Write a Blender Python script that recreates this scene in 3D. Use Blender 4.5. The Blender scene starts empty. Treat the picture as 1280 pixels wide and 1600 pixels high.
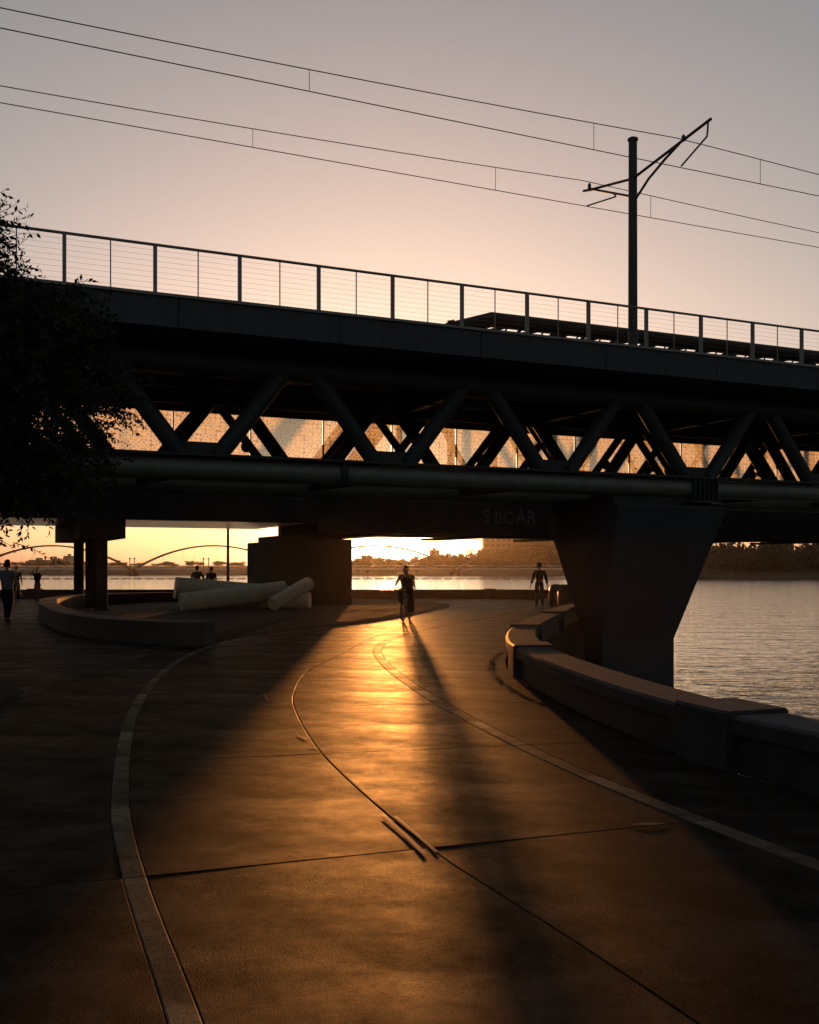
import bpy, math, random
from mathutils import Vector, Matrix, noise
R = math.radians
random.seed(7)
scene = bpy.context.scene
col = scene.collection

# ------------------------------------------------------------------ camera
CAM_H = 1.6
cam = bpy.data.cameras.new('camera')
cam.sensor_fit = 'HORIZONTAL'; cam.sensor_width = 36.0
cam.lens = 36.0 * 1600 / 1280
cam.shift_y = 85 / 1280
cam.clip_start = 0.05; cam.clip_end = 3000
cam_o = bpy.data.objects.new('camera', cam); col.objects.link(cam_o)
cam_o.location = (0, 0, CAM_H); cam_o.rotation_euler = (R(90), 0, 0)
scene.camera = cam_o

# ------------------------------------------------------------------ light
SUN_EL, SUN_AZ = R(1.6), R(-1.3)             # low sunset sun, a touch left of straight ahead
world = bpy.data.worlds.new('World'); scene.world = world; world.use_nodes = True
wn, wl = world.node_tree.nodes, world.node_tree.links
sky = wn.new('ShaderNodeTexSky'); sky.sky_type = 'NISHITA'; sky.sun_disc = False
sky.sun_elevation = SUN_EL; sky.sun_rotation = SUN_AZ
sky.air_density = 0.9; sky.dust_density = 1.9; sky.ozone_density = 1.0
# soft shoulder on the very bright horizon: c / (1 + 0.115 c), as film renders it
vm = wn.new('ShaderNodeVectorMath'); vm.operation = 'MULTIPLY_ADD'; vm.inputs[1].default_value = (.115,)*3; vm.inputs[2].default_value = (1,)*3
gam = wn.new('ShaderNodeVectorMath'); gam.operation = 'DIVIDE'
hsv = wn.new('ShaderNodeHueSaturation'); hsv.inputs['Saturation'].default_value = 0.76; hsv.inputs['Hue'].default_value = 0.480
tint = wn.new('ShaderNodeMix'); tint.data_type = 'RGBA'; tint.blend_type = 'MULTIPLY'
tint.inputs[0].default_value = 1.0; tint.inputs[7].default_value = (1.0, 0.975, 0.975, 1)
bg = wn['Background']; bg.inputs[1].default_value = 0.15
wl.new(sky.outputs[0], vm.inputs[0]); wl.new(sky.outputs[0], gam.inputs[0]); wl.new(vm.outputs[0], gam.inputs[1]); wl.new(gam.outputs[0], hsv.inputs['Color'])
wl.new(hsv.outputs[0], tint.inputs[6]); # circumsolar aureole of the hazy evening air
geo = wn.new('ShaderNodeTexCoord'); nrm = wn.new('ShaderNodeVectorMath'); nrm.operation = 'NORMALIZE'
dot = wn.new('ShaderNodeVectorMath'); dot.operation = 'DOT_PRODUCT'
dot.inputs[1].default_value = (math.sin(SUN_AZ)*math.cos(SUN_EL), math.cos(SUN_AZ)*math.cos(SUN_EL), math.sin(SUN_EL))
mx0 = wn.new('ShaderNodeMath'); mx0.operation = 'MAXIMUM'; mx0.inputs[1].default_value = 0
pw = wn.new('ShaderNodeMath'); pw.operation = 'POWER'; pw.inputs[1].default_value = 300
aur = wn.new('ShaderNodeVectorMath'); aur.operation = 'SCALE'; aur.inputs[0].default_value = (22.0, 16.0, 10.0)
addn = wn.new('ShaderNodeVectorMath'); addn.operation = 'ADD'
wl.new(geo.outputs['Generated'], nrm.inputs[0]); wl.new(nrm.outputs[0], dot.inputs[0]); wl.new(dot.outputs['Value'], mx0.inputs[0])
wl.new(mx0.outputs[0], pw.inputs[0]); wl.new(pw.outputs[0], aur.inputs['Scale'])
wl.new(tint.outputs[2], addn.inputs[0]); wl.new(aur.outputs[0], addn.inputs[1]); wl.new(addn.outputs[0], bg.inputs[0])

sun = bpy.data.lights.new('sun', 'SUN'); sun.energy = 1.75; sun.angle = R(0.9)
sun.color = (1.0, 0.35, 0.075)
sun_o = bpy.data.objects.new('sun', sun); col.objects.link(sun_o)
sd = Vector((math.sin(SUN_AZ) * math.cos(SUN_EL), math.cos(SUN_AZ) * math.cos(SUN_EL), math.sin(SUN_EL)))
sun_o.rotation_euler = sd.to_track_quat('Z', 'Y').to_euler(); sun_o.location = (0, 60, 60)

vs = scene.view_settings
vs.view_transform = 'Standard'; vs.look = 'None'; vs.gamma = 1.0; vs.exposure = 0.97; vs.use_curve_mapping = False
scene.cycles.use_denoising = True
scene.cycles.max_bounces = 6; scene.cycles.volume_bounces = 0
scene.cycles.transparent_max_bounces = 12

# ------------------------------------------------------------------ helpers
class MB:
    def __init__(s): s.v = []; s.f = []; s.sm = []
    def add(s, vs, fs, smooth=False):
        b = len(s.v); s.v += [tuple(p) for p in vs]
        s.f += [tuple(i + b for i in f) for f in fs]; s.sm += [smooth] * len(fs)
    def box(s, a, b, M=None):
        x0, y0, z0 = a; x1, y1, z1 = b
        vs = [(x0,y0,z0),(x1,y0,z0),(x1,y1,z0),(x0,y1,z0),(x0,y0,z1),(x1,y0,z1),(x1,y1,z1),(x0,y1,z1)]
        if M: vs = [M @ Vector(p) for p in vs]
        s.add(vs, [(0,3,2,1),(4,5,6,7),(0,1,5,4),(1,2,6,5),(2,3,7,6),(3,0,4,7)])
    def tube(s, p0, p1, r0, r1=None, n=12, cap=True):
        s.path([p0, p1], [r0, r0 if r1 is None else r1], n, cap)
    def path(s, pts, rs, n=10, cap=True, closed=False):
        pts = [Vector(p) for p in pts]
        if not isinstance(rs, (list, tuple)): rs = [rs] * len(pts)
        vs = []; N = len(pts); up = None
        for i, p in enumerate(pts):
            if closed: d = pts[(i+1) % N] - pts[i-1]
            else: d = pts[min(i+1, N-1)] - pts[max(i-1, 0)]
            d.normalize()
            if up is None:
                up = Vector((0,0,1)) if abs(d.z) < .9 else Vector((1,0,0))
            a = d.cross(up).normalized(); up2 = a.cross(d).normalized(); up = up2
            for k in range(n):
                t = 2*math.pi*k/n
                vs.append(p + (a*math.cos(t) + up2*math.sin(t)) * rs[i])
        fs = []
        for i in range(N if closed else N-1):
            j = (i+1) % N
            for k in range(n):
                l = (k+1) % n
                fs.append((i*n+k, i*n+l, j*n+l, j*n+k))
        s.add(vs, fs, True)
        if cap and not closed:
            s.add(vs[:n], [tuple(range(n-1, -1, -1))]); s.add(vs[-n:], [tuple(range(n))])
    def lathe(s, prof, n=16, M=None, smooth=True):
        vs = []
        for r, z in prof:
            for k in range(n):
                t = 2*math.pi*k/n; vs.append(Vector((r*math.cos(t), r*math.sin(t), z)))
        if M: vs = [M @ p for p in vs]
        fs = [(i*n+k, i*n+(k+1) % n, (i+1)*n+(k+1) % n, (i+1)*n+k) for i in range(len(prof)-1) for k in range(n)]
        s.add(vs, fs, smooth)
        s.add(vs[:n], [tuple(range(n-1, -1, -1))]); s.add(vs[-n:], [tuple(range(n))])
    def prism(s, poly, z0, z1):
        n = len(poly)
        s.add([(x, y, z0) for x, y in poly] + [(x, y, z1) for x, y in poly],
              [tuple(range(n-1, -1, -1)), tuple(range(n, 2*n))] + [(i, (i+1) % n, n+(i+1) % n, n+i) for i in range(n)])
    def sphere(s, c, r, n=10, m=7, sc=(1,1,1)):
        c = Vector(c); vs = [c + Vector((0,0,-r*sc[2]))]
        for i in range(1, m):
            a = -math.pi/2 + math.pi*i/m
            for k in range(n):
                t = 2*math.pi*k/n
                vs.append(c + Vector((r*math.cos(a)*math.cos(t)*sc[0], r*math.cos(a)*math.sin(t)*sc[1], r*math.sin(a)*sc[2])))
        vs.append(c + Vector((0,0,r*sc[2]))); L = len(vs)-1
        fs = [(0, 1+(k+1) % n, 1+k) for k in range(n)]
        for i in range(m-2):
            for k in range(n):
                l = (k+1) % n; fs.append((1+i*n+k, 1+i*n+l, 1+(i+1)*n+l, 1+(i+1)*n+k))
        fs += [(L, 1+(m-2)*n+k, 1+(m-2)*n+(k+1) % n) for k in range(n)]
        s.add(vs, fs, True)
    def mesh(s, name, mat=None):
        me = bpy.data.meshes.new(name); me.from_pydata(s.v, [], s.f)
        me.polygons.foreach_set('use_smooth', s.sm)
        if mat: me.materials.append(mat)
        me.update(); return me
    def build(s, name, mat, parent=None, bevel=0):
        return link(name, s.mesh(name, mat), parent, bevel)

def link(name, me, parent=None, bevel=0):
    o = bpy.data.objects.new(name, me); col.objects.link(o); o.parent = parent
    if bevel:
        m = o.modifiers.new('bevel', 'BEVEL'); m.width = bevel; m.segments = 2; m.limit_method = 'ANGLE'; m.angle_limit = R(50)
    return o
def thing(name, label, cat, loc=(0,0,0), rz=0, group=None):
    o = bpy.data.objects.new(name, None); col.objects.link(o)
    o.location = loc; o.rotation_euler = (0, 0, rz); o.empty_display_size = .2
    return tag(o, label, cat, group)
def tag(o, label, cat, group=None):
    o['label'] = label; o['category'] = cat
    if group: o['group'] = group
    return o
def struct(o): o['kind'] = 'structure'; return o
def copy_tree(o, parent=None):
    c = o.copy(); col.objects.link(c); c.parent = parent
    for ch in list(o.children): copy_tree(ch, c)
    return c

def interp(pts):                                # smooth cubic through (t, value) pairs
    ts = [p[0] for p in pts]; xs = [p[1] for p in pts]; n = len(pts)
    ms = []
    for i in range(n):
        a, b = max(i-1, 0), min(i+1, n-1); ms.append((xs[b]-xs[a])/(ts[b]-ts[a]))
    def f(t):
        if t <= ts[0]: return xs[0] + ms[0]*(t-ts[0])
        if t >= ts[-1]: return xs[-1] + ms[-1]*(t-ts[-1])
        i = max(k for k in range(n-1) if ts[k] <= t); h = ts[i+1]-ts[i]; u = (t-ts[i])/h
        return ((2*u**3-3*u**2+1)*xs[i] + (u**3-2*u**2+u)*h*ms[i] + (-2*u**3+3*u**2)*xs[i+1] + (u**3-u**2)*h*ms[i+1])
    return f

# ------------------------------------------------------------------ materials
def mat(name, base, rough=.6, var=.25, scale=3.0, bump=0.0, bscale=40.0, metal=0.0, spec=.12, stretch=None, rvar=0.0, coat=0.0):
    m = bpy.data.materials.new(name); m.use_nodes = True
    n, l = m.node_tree.nodes, m.node_tree.links; b = n['Principled BSDF']
    tc = n.new('ShaderNodeTexCoord'); src = tc.outputs['Object']
    if stretch:
        mp = n.new('ShaderNodeMapping'); mp.inputs['Scale'].default_value = stretch
        l.new(src, mp.inputs[0]); src = mp.outputs[0]
    nz = n.new('ShaderNodeTexNoise'); nz.inputs['Scale'].default_value = scale; nz.inputs['Detail'].default_value = 7
    nz.inputs['Roughness'].default_value = .65
    l.new(src, nz.inputs['Vector'])
    cr = n.new('ShaderNodeValToRGB'); cr.color_ramp.elements[0].position = .28; cr.color_ramp.elements[1].position = .74
    cr.color_ramp.elements[0].color = (*[c*(1-var) for c in base], 1); cr.color_ramp.elements[1].color = (*[min(c*(1+var), 1) for c in base], 1)
    l.new(nz.outputs['Fac'], cr.inputs[0]); l.new(cr.outputs[0], b.inputs['Base Color'])
    b.inputs['Roughness'].default_value = rough; b.inputs['Metallic'].default_value = metal
    b.inputs['Specular IOR Level'].default_value = spec; b.inputs['Coat Weight'].default_value = coat
    if rvar:
        mr = n.new('ShaderNodeMapRange'); mr.inputs[1].default_value = .3; mr.inputs[2].default_value = .7
        mr.inputs[3].default_value = rough-rvar; mr.inputs[4].default_value = rough+rvar
        l.new(nz.outputs['Fac'], mr.inputs[0]); l.new(mr.outputs[0], b.inputs['Roughness'])
    if bump:
        n2 = n.new('ShaderNodeTexNoise'); n2.inputs['Scale'].default_value = bscale; n2.inputs['Detail'].default_value = 5
        l.new(src, n2.inputs['Vector'])
        bp = n.new('ShaderNodeBump'); bp.inputs['Strength'].default_value = bump; bp.inputs['Distance'].default_value = .02
        l.new(n2.outputs['Fac'], bp.inputs['Height']); l.new(bp.outputs[0], b.inputs['Normal'])
    return m

def paving_material(name, base, rough):
    m = bpy.data.materials.new(name); m.use_nodes = True
    n, l = m.node_tree.nodes, m.node_tree.links; b = n['Principled BSDF']
    tc = n.new('ShaderNodeTexCoord')
    big = n.new('ShaderNodeTexNoise'); big.inputs['Scale'].default_value = .9; big.inputs['Detail'].default_value = 8; big.inputs['Roughness'].default_value = .62
    mp = n.new('ShaderNodeMapping'); mp.inputs['Scale'].default_value = (.55, 1.5, 1)
    l.new(tc.outputs['Object'], mp.inputs[0]); l.new(mp.outputs[0], big.inputs['Vector'])
    fine = n.new('ShaderNodeTexNoise'); fine.inputs['Scale'].default_value = 190; fine.inputs['Detail'].default_value = 4
    l.new(tc.outputs['Object'], fine.inputs['Vector'])
    mid = n.new('ShaderNodeTexNoise'); mid.inputs['Scale'].default_value = 6; mid.inputs['Detail'].default_value = 6
    l.new(mp.outputs[0], mid.inputs['Vector'])
    cr = n.new('ShaderNodeValToRGB'); e = cr.color_ramp.elements
    e[0].position = .3; e[0].color = (*[c*.45 for c in base], 1); e[1].position = .7; e[1].color = (*[c*1.5 for c in base], 1)
    l.new(big.outputs['Fac'], cr.inputs[0])
    sp = n.new('ShaderNodeMix'); sp.data_type = 'RGBA'; sp.blend_type = 'OVERLAY'; sp.inputs[0].default_value = 1.0
    st = n.new('ShaderNodeTexNoise'); st.inputs['Scale'].default_value = 2.6; st.inputs['Detail'].default_value = 10; st.inputs['Roughness'].default_value = .75
    l.new(tc.outputs['Object'], st.inputs['Vector'])
    sr = n.new('ShaderNodeValToRGB'); sr.color_ramp.elements[0].position = .38; sr.color_ramp.elements[0].color = (.42, .38, .36, 1); sr.color_ramp.elements[1].position = .62
    l.new(st.outputs['Fac'], sr.inputs[0])
    sm = n.new('ShaderNodeMix'); sm.data_type = 'RGBA'; sm.blend_type = 'MULTIPLY'; sm.inputs[0].default_value = 1
    l.new(cr.outputs[0], sm.inputs[6]); l.new(sr.outputs[0], sm.inputs[7])
    fr_ = n.new('ShaderNodeValToRGB'); fr_.color_ramp.elements[0].position = .36; fr_.color_ramp.elements[0].color = (.15, .15, .15, 1); fr_.color_ramp.elements[1].position = .64; fr_.color_ramp.elements[1].color = (.85, .85, .85, 1); l.new(fine.outputs['Fac'], fr_.inputs[0])
    l.new(sm.outputs[2], sp.inputs[6]); l.new(fr_.outputs[0], sp.inputs[7]); l.new(sp.outputs[2], b.inputs['Base Color'])
    mr = n.new('ShaderNodeMapRange'); mr.inputs[1].default_value = .32; mr.inputs[2].default_value = .7
    mr.inputs[3].default_value = rough+.2; mr.inputs[4].default_value = rough-.12
    av = n.new('ShaderNodeMix'); av.data_type = 'FLOAT'; av.inputs[0].default_value = .5
    l.new(big.outputs['Fac'], av.inputs[2]); l.new(st.outputs['Fac'], av.inputs[3])
    l.new(av.outputs[0], mr.inputs[0]); l.new(mr.outputs[0], b.inputs['Roughness'])
    b1 = n.new('ShaderNodeBump'); b1.inputs['Strength'].default_value = .8; b1.inputs['Distance'].default_value = .006
    l.new(fine.outputs['Fac'], b1.inputs['Height'])
    b2 = n.new('ShaderNodeBump'); b2.inputs['Strength'].default_value = .07; b2.inputs['Distance'].default_value = .02
    l.new(mid.outputs['Fac'], b2.inputs['Height']); l.new(b1.outputs[0], b2.inputs['Normal']); b3 = n.new('ShaderNodeBump'); b3.inputs['Strength'].default_value = .3; b3.inputs['Distance'].default_value = .035
    l.new(big.outputs['Fac'], b3.inputs['Height']); l.new(b2.outputs[0], b3.inputs['Normal']); l.new(b3.outputs[0], b.inputs['Normal'])
    b.inputs['Specular IOR Level'].default_value = .0045
    return m

M = {}
M['paving'] = paving_material('brown_concrete_paving', (.028, .0225, .019), .47)
M['plaza'] = paving_material('grey_concrete_plaza', (.04, .035, .031), .47)
M['band'] = paving_material('pale_concrete_band', (.13, .10, .07), .5)
M['base'] = mat('joint_filler', (.02, .018, .016), .9)
M['stone'] = mat('cast_stone', (.021, .022, .026), .6, .5, 3.5, .5, 45)
M['concrete'] = mat('grey_concrete', (.035, .036, .038), .75, .25, 1.4, .25, 30)
M['fascia'] = mat('streaked_concrete', (.036, .041, .052), .7, .3, 2.2, .15, 20, stretch=(2.2, 1, .25))
M['pier'] = mat('smooth_concrete', (.028, .030, .036), .7, .2, .9, .15, 25)
M['oldpier'] = mat('stained_concrete', (.022, .02, .02), .85, .4, 1.2, .4, 12)
M['steel'] = mat('blue_grey_steel_paint', (.022, .026, .031), .5, .15, 2, .05, 30)
M['pipe'] = mat('green_grey_steel_paint', (.07, .078, .066), .42, .3, 1.6, .05, 25, spec=.3)
M['dark'] = mat('dark_steel', (.022, .022, .023), .6, .3, 2, spec=.3)
M['rail'] = mat('grey_rail_metal', (.16, .15, .15), .45, .15, 4)
M['rust'] = mat('rusty_girder', (.018, .015, .014), .7, .45, 1.5, .2, 15)
M['soffit'] = mat('bounce_lit_soffit', (.2, .15, .10), .3, .1, 1, spec=.5)  # warm pale colour stands in for light bounced up off the water
M['wire'] = mat('wire_metal', (.05, .048, .05), .9, spec=.05)
M['mulch'] = mat('brown_gravel', (.035, .024, .02), .95, .5, 25, .9, 60)
M['bank'] = mat('dry_bank', (.10, .075, .05), .95, .4, .08)
M['bark'] = mat('bark', (.05, .04, .03), .9, .4, 8, .6, 20)
M['leaf'] = mat('dark_leaf', (.016, .02, .012), .85, .35, 1.5, spec=.1)
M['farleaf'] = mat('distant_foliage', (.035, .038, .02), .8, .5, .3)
M['cylinder'] = mat('off_white_paint', (.40, .35, .26), .5, .15, 3, .05, 30, spec=.3)
M['skin'] = mat('skin', (.28, .17, .12), .55, .1)
M['skin2'] = mat('pale_skin', (.36, .23, .17), .55, .1)
M['black'] = mat('black_cloth', (.012, .012, .014), .9, .3, 20)
M['navy'] = mat('grey_blue_cloth', (.12, .14, .18), .9, .2, 20)
M['brown'] = mat('brown_cloth', (.09, .05, .035), .9, .2, 20)
M['cream'] = mat('pale_cloth', (.3, .25, .18), .9, .2, 20)
M['hair'] = mat('dark_hair', (.015, .012, .01), .6, .3, 20)
M['rubber'] = mat('rubber', (.015, .015, .015), .8)
M['bag'] = mat('black_plastic_bag', (.012, .012, .013), .4, .2, 6, .9, 9, spec=.4)
M['far_wall'] = mat('distant_wall', (.14, .12, .10), .8, .15, .05)
M['far_wall2'] = mat('distant_brown_wall', (.09, .075, .06), .8, .15, .05)
M['pane'] = mat('dark_pane', (.07, .06, .05), .4)
M['white_paint'] = mat('worn_white_paint', (.06, .06, .068), .8, .4, 6)
M['float'] = mat('float_plastic', (.06, .03, .02), .6)
M['white_metal'] = mat('white_bridge_steel', (.45, .43, .4), .5, .1)
M['leaf_dry'] = mat('dry_leaf', (.10, .06, .03), .8, .4, 30)

def water_material():
    m = bpy.data.materials.new('lake_water'); m.use_nodes = True
    n, l = m.node_tree.nodes, m.node_tree.links; b = n['Principled BSDF']
    b.inputs['Base Color'].default_value = (.06, .05, .038, 1); b.inputs['Roughness'].default_value = .05; b.inputs['IOR'].default_value = 1.33
    tc = n.new('ShaderNodeTexCoord')
    mp = n.new('ShaderNodeMapping'); mp.inputs['Scale'].default_value = (.55, 1.0, 1); mp.inputs['Rotation'].default_value = (0, 0, R(8))
    l.new(tc.outputs['Object'], mp.inputs[0])
    prev = None
    for sc, st, di in ((.6, .6, .22), (2.6, .6, .07)):
        nz = n.new('ShaderNodeTexNoise'); nz.inputs['Scale'].default_value = sc; nz.inputs['Detail'].default_value = 4; nz.inputs['Distortion'].default_value = .4
        l.new(mp.outputs[0], nz.inputs['Vector'])
        bp = n.new('ShaderNodeBump'); bp.inputs['Strength'].default_value = st; bp.inputs['Distance'].default_value = di
        l.new(nz.outputs['Fac'], bp.inputs['Height'])
        if prev: l.new(prev, bp.inputs['Normal'])
        prev = bp.outputs[0]
    l.new(prev, b.inputs['Normal']); return m
M['water'] = water_material()

def screen_material():
    m = bpy.data.materials.new('woven_screen'); m.use_nodes = True
    n, l = m.node_tree.nodes, m.node_tree.links; n.remove(n['Principled BSDF']); out = n['Material Output']
    tc = n.new('ShaderNodeTexCoord')
    mp = n.new('ShaderNodeMapping'); mp.inputs['Scale'].default_value = (1, .01, 1.15); l.new(tc.outputs['Object'], mp.inputs[0])
    vo = n.new('ShaderNodeTexVoronoi'); vo.inputs['Scale'].default_value = 6.6; vo.inputs['Randomness'].default_value = .38
    l.new(mp.outputs[0], vo.inputs['Vector'])
    cr = n.new('ShaderNodeValToRGB'); e = cr.color_ramp.elements
    e[0].position = .12; e[0].color = (.2, .22, .24, 1); e[1].position = .75; e[1].color = (.2, .22, .24, 1)
    k = e.new(.34); k.color = (.84, .86, .70, 1); k = e.new(.52); k.color = (.64, .58, .5, 1)
    l.new(vo.outputs['Distance'], cr.inputs[0])
    nz = n.new('ShaderNodeTexNoise'); nz.inputs['Scale'].default_value = 2.0; nz.inputs['Detail'].default_value = 5; l.new(tc.outputs['Object'], nz.inputs['Vector'])
    mx = n.new('ShaderNodeMix'); mx.data_type = 'RGBA'; mx.blend_type = 'OVERLAY'; mx.inputs[0].default_value = .5
    l.new(cr.outputs[0], mx.inputs[6]); l.new(nz.outputs['Fac'], mx.inputs[7])
    tr = n.new('ShaderNodeBsdfTranslucent'); l.new(mx.outputs[2], tr.inputs[0])
    tp = n.new('ShaderNodeBsdfTransparent'); df = n.new('ShaderNodeBsdfDiffuse'); df.inputs[0].default_value = (.2, .18, .15, 1)
    m1 = n.new('ShaderNodeMixShader'); m1.inputs[0].default_value = .12; l.new(tr.outputs[0], m1.inputs[1]); l.new(df.outputs[0], m1.inputs[2])
    m2 = n.new('ShaderNodeMixShader'); m2.inputs[0].default_value = .12; l.new(m1.outputs[0], m2.inputs[1]); l.new(tp.outputs[0], m2.inputs[2])
    l.new(m2.outputs[0], out.inputs[0]); return m
M['screen'] = screen_material()

# ------------------------------------------------------------------ curves of the promenade (x across, y away)
wall_x = interp([(-8,12), (-4,8.6), (0,6.1), (4,4.1), (7.1,2.85), (8.6,2.3), (10.4,1.93), (13.6,1.58), (16.5,1.56), (20,2.0), (23,2.65), (26.3,3.45), (29.5,4.2), (33.5,5.6), (38,7.2), (44,8.6), (51.5,9.2)])
left_x = interp([(-3,1.2), (1,.15), (3.58,-.78), (5.28,-1.42), (7,-1.98), (10.9,-2.96), (14.5,-3.6), (17.7,-3.95), (20.5,-4.0), (22.3,-3.85), (24.5,-3.1), (26.4,-2.2), (29.4,-.9), (33.2,.2), (41.3,1.9)])
mid_x = interp([(-3,3.3), (1,2.0), (3.58,1.03), (4.44,.69), (5.75,.14), (7.3,-.35), (8.98,-.8), (11.4,-1.27), (12.8,-1.45), (15.5,-1.55), (19.25,-1.2), (22.3,-.92), (26,-.35), (31,.95), (41,4.0)])
right_x = interp([(-3,5.6), (1,4.0), (5.5,2.2), (6.56,1.79), (8.4,1.2), (11.6,.44), (14.5,-.08), (17.07,-.43), (19.7,-.62), (22.3,-.45), (25.6,.25), (29.4,1.5), (34,3.0), (41,5.4)])
plaza_x = interp([(-3,-3.4), (3,-4.2), (8,-4.65), (12,-4.72), (16,-4.75), (21,-4.6)])
LAKE_Y = 51.6
WATER_Z = -1.9

# ground base
mb = MB(); ys = [-9 + i*.5 for i in range(122)] + [LAKE_Y]
vs = []; 
for y in ys: vs += [(-120, y, -.07), (wall_x(y)+.22, y, -.07), (wall_x(y)+.22, y, WATER_Z-2), (-120, y, WATER_Z-2)]
n = len(ys)
mb.add(vs, [f for i in range(n-1) for f in ((4*i, 4*i+1, 4*i+5, 4*i+4), (4*i+1, 4*i+2, 4*i+6, 4*i+5))] + [(4*n-4, 4*n-3, 4*n-2, 4*n-1)])
struct(mb.build('ground', M['base']))
mb = MB(); mb.add([(-470, -45, WATER_Z), (470, -45, WATER_Z), (470, 740, WATER_Z), (-470, 740, WATER_Z)], [(0,1,2,3)])
struct(mb.build('lake_water', M['water']))

# promenade panels
prom = struct(bpy.data.objects.new('promenade', None)); col.objects.link(prom)
JY = [-6.0, -3.1, -.2, 2.85, 5.82, 8.75, 11.65, 14.3, 17.3, 20.3, 23.4, 26.6, 30.0, 34.0, 38.5, 43.5]
def tilt(y): return -(mid_x(y+.3)-mid_x(y-.3))/.6 * (1 if y < 18 else .45)
def joint(curve, j, off=0):
    y0 = JY[j]; t = tilt(y0); x0 = mid_x(y0); y = y0
    for _ in range(12): y = y0 + t*(curve(y)+off - x0)
    return y
def lane(ca, oa, cb, ob, j, name, m, gap=.005, sg=.002, z=0.0, thick=.075, warp=.0006):
    ya0, ya1 = joint(ca, j, oa)+gap, joint(ca, j+1, oa)-gap
    yb0, yb1 = joint(cb, j, ob)+gap, joint(cb, j+1, ob)-gap
    A = []; B = []; N = 10
    for i in range(N+1):
        u = 0 if i == 0 else 1 if i == N else .002 if i == 1 else .998 if i == N-1 else (i-1)/(N-2); ya = ya0+(ya1-ya0)*u; yb = yb0+(yb1-yb0)*u
        A.append((ca(ya)+oa+sg, ya)); B.append((cb(yb)+ob-sg, yb))
    if min(b[0]-a[0] for a, b in zip(A, B)) < .04: return
    cx = sum(p[0] for p in A+B)/(2*N+2); cy = sum(p[1] for p in A+B)/(2*N+2)
    tx, ty, tz = random.uniform(-warp, warp), random.uniform(-warp, warp), random.uniform(-warp, 0)
    if j <= 3: ty = .0055; tz = -.0085            # near slabs settled a little, tilted off the low sun to darken them
    top = lambda p: z + tz + tx*(p[0]-cx) + ty*(p[1]-cy)
    mb = MB(); K = 6; v = []
    W = max(b[0]-a[0] for a, b in zip(A, B)); e = .006/max(W, .02)
    wk = [0, min(e, .1)] + [q/4 for q in (1, 2, 3)] + [1-min(e, .1), 1]
    def idx(i, k): return i*(K+1)+k
    for i in range(N+1):
        for k in range(K+1):
            w = wk[k]; p = (A[i][0]*(1-w)+B[i][0]*w, A[i][1]*(1-w)+B[i][1]*w)
            v.append((p[0]-cx, p[1]-cy, top(p) - (.003 if i in (0, N) or k in (0, K) else 0)))
    fs = [(idx(i,k), idx(i,k+1), idx(i+1,k+1), idx(i+1,k)) for i in range(N) for k in range(K)]
    mb.add(v, fs)
    rim = [idx(0,k) for k in range(K+1)] + [idx(i,K) for i in range(1,N+1)] + [idx(N,k) for k in range(K-1,-1,-1)] + [idx(i,0) for i in range(N-1,0,-1)]
    rv = [v[i] for i in rim] + [(v[i][0], v[i][1], z-thick) for i in rim]; L = len(rim)
    mb.add(rv, [(i, L+i, L+(i+1) % L, (i+1) % L) for i in range(L)])
    o = mb.build(name, m, prom); o.location = (cx, cy, 0); return o
BW = .062
wall_in = lambda y: wall_x(y)
for j in range(len(JY)-1):
    near = JY[j+1] < 24
    if JY[j+1] < 23: lane(plaza_x, .0, left_x, -BW, j, 'paving_slab', M['paving'])
    lane(left_x, BW, mid_x, -.003, j, 'paving_slab', M['paving'])
    lane(mid_x, .003, right_x, -BW*1.25, j, 'paving_slab', M['paving'])
    lane(right_x, BW*1.25, wall_in, 0, j, 'paving_slab', M['paving'])
    lane(left_x, -BW, left_x, BW, j, 'paving_band', M['band'], .004, .0015, .003)
    lane(right_x, -BW*1.25, right_x, BW*1.25, j, 'paving_band', M['band'], .004, .0015, .002)
# outer plaza slabs on the left (a grid of big slabs)
gx = [-120, -60, -40, -30, -24, -19, -14.5, -10, -7.2, None]
gy = [-9, -4, 0, 4, 8, 12, 16, 20, 24, 28, 32, 36, 40, 44, 48, LAKE_Y-.01]
for i in range(len(gx)-1):
    for j in range(len(gy)-1):
        y0, y1 = gy[j]+.008, gy[j+1]-.008
        mb = MB(); N = 5; P = []
        for k in range(N+1):
            y = y0+(y1-y0)*k/N
            if gx[i+1] is None:
                xr = plaza_x(y)-.008 if y < 20.5 else min(left_x(y)-BW-.03, 6)
            else: xr = gx[i+1]-.008
            P.append((gx[i]+.008, xr, y))
        v = []
        for a, b, y in P: v += [(a, y, -.001), (b, y, -.001), (a, y, -.03), (b, y, -.03)]
        fs = []
        for k in range(N): fs += [(4*k, 4*k+1, 4*k+5, 4*k+4), (4*k+1, 4*k+3, 4*k+7, 4*k+5), (4*k, 4*k+4, 4*k+6, 4*k+2)]
        fs += [(0,2,3,1), (4*N, 4*N+1, 4*N+3, 4*N+2)]
        mb.add(v, fs); mb.build('plaza_slab', M['plaza'], prom)
# far right part of the walk beyond the panels, up to the lake wall
for a, b in ((43.5, 47.5), (47.5, LAKE_Y-.01)):
    mb = MB(); mb.add([(left_x(43.5)-.1, a+.75, -.002), (wall_x(a), a+.75 if a < 47 else a, -.002), (wall_x(b), b, -.002), (left_x(43.5)-.1, b, -.002)], [(0,1,2,3)])
    mb.build('plaza_slab', M['plaza'], prom)

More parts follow.
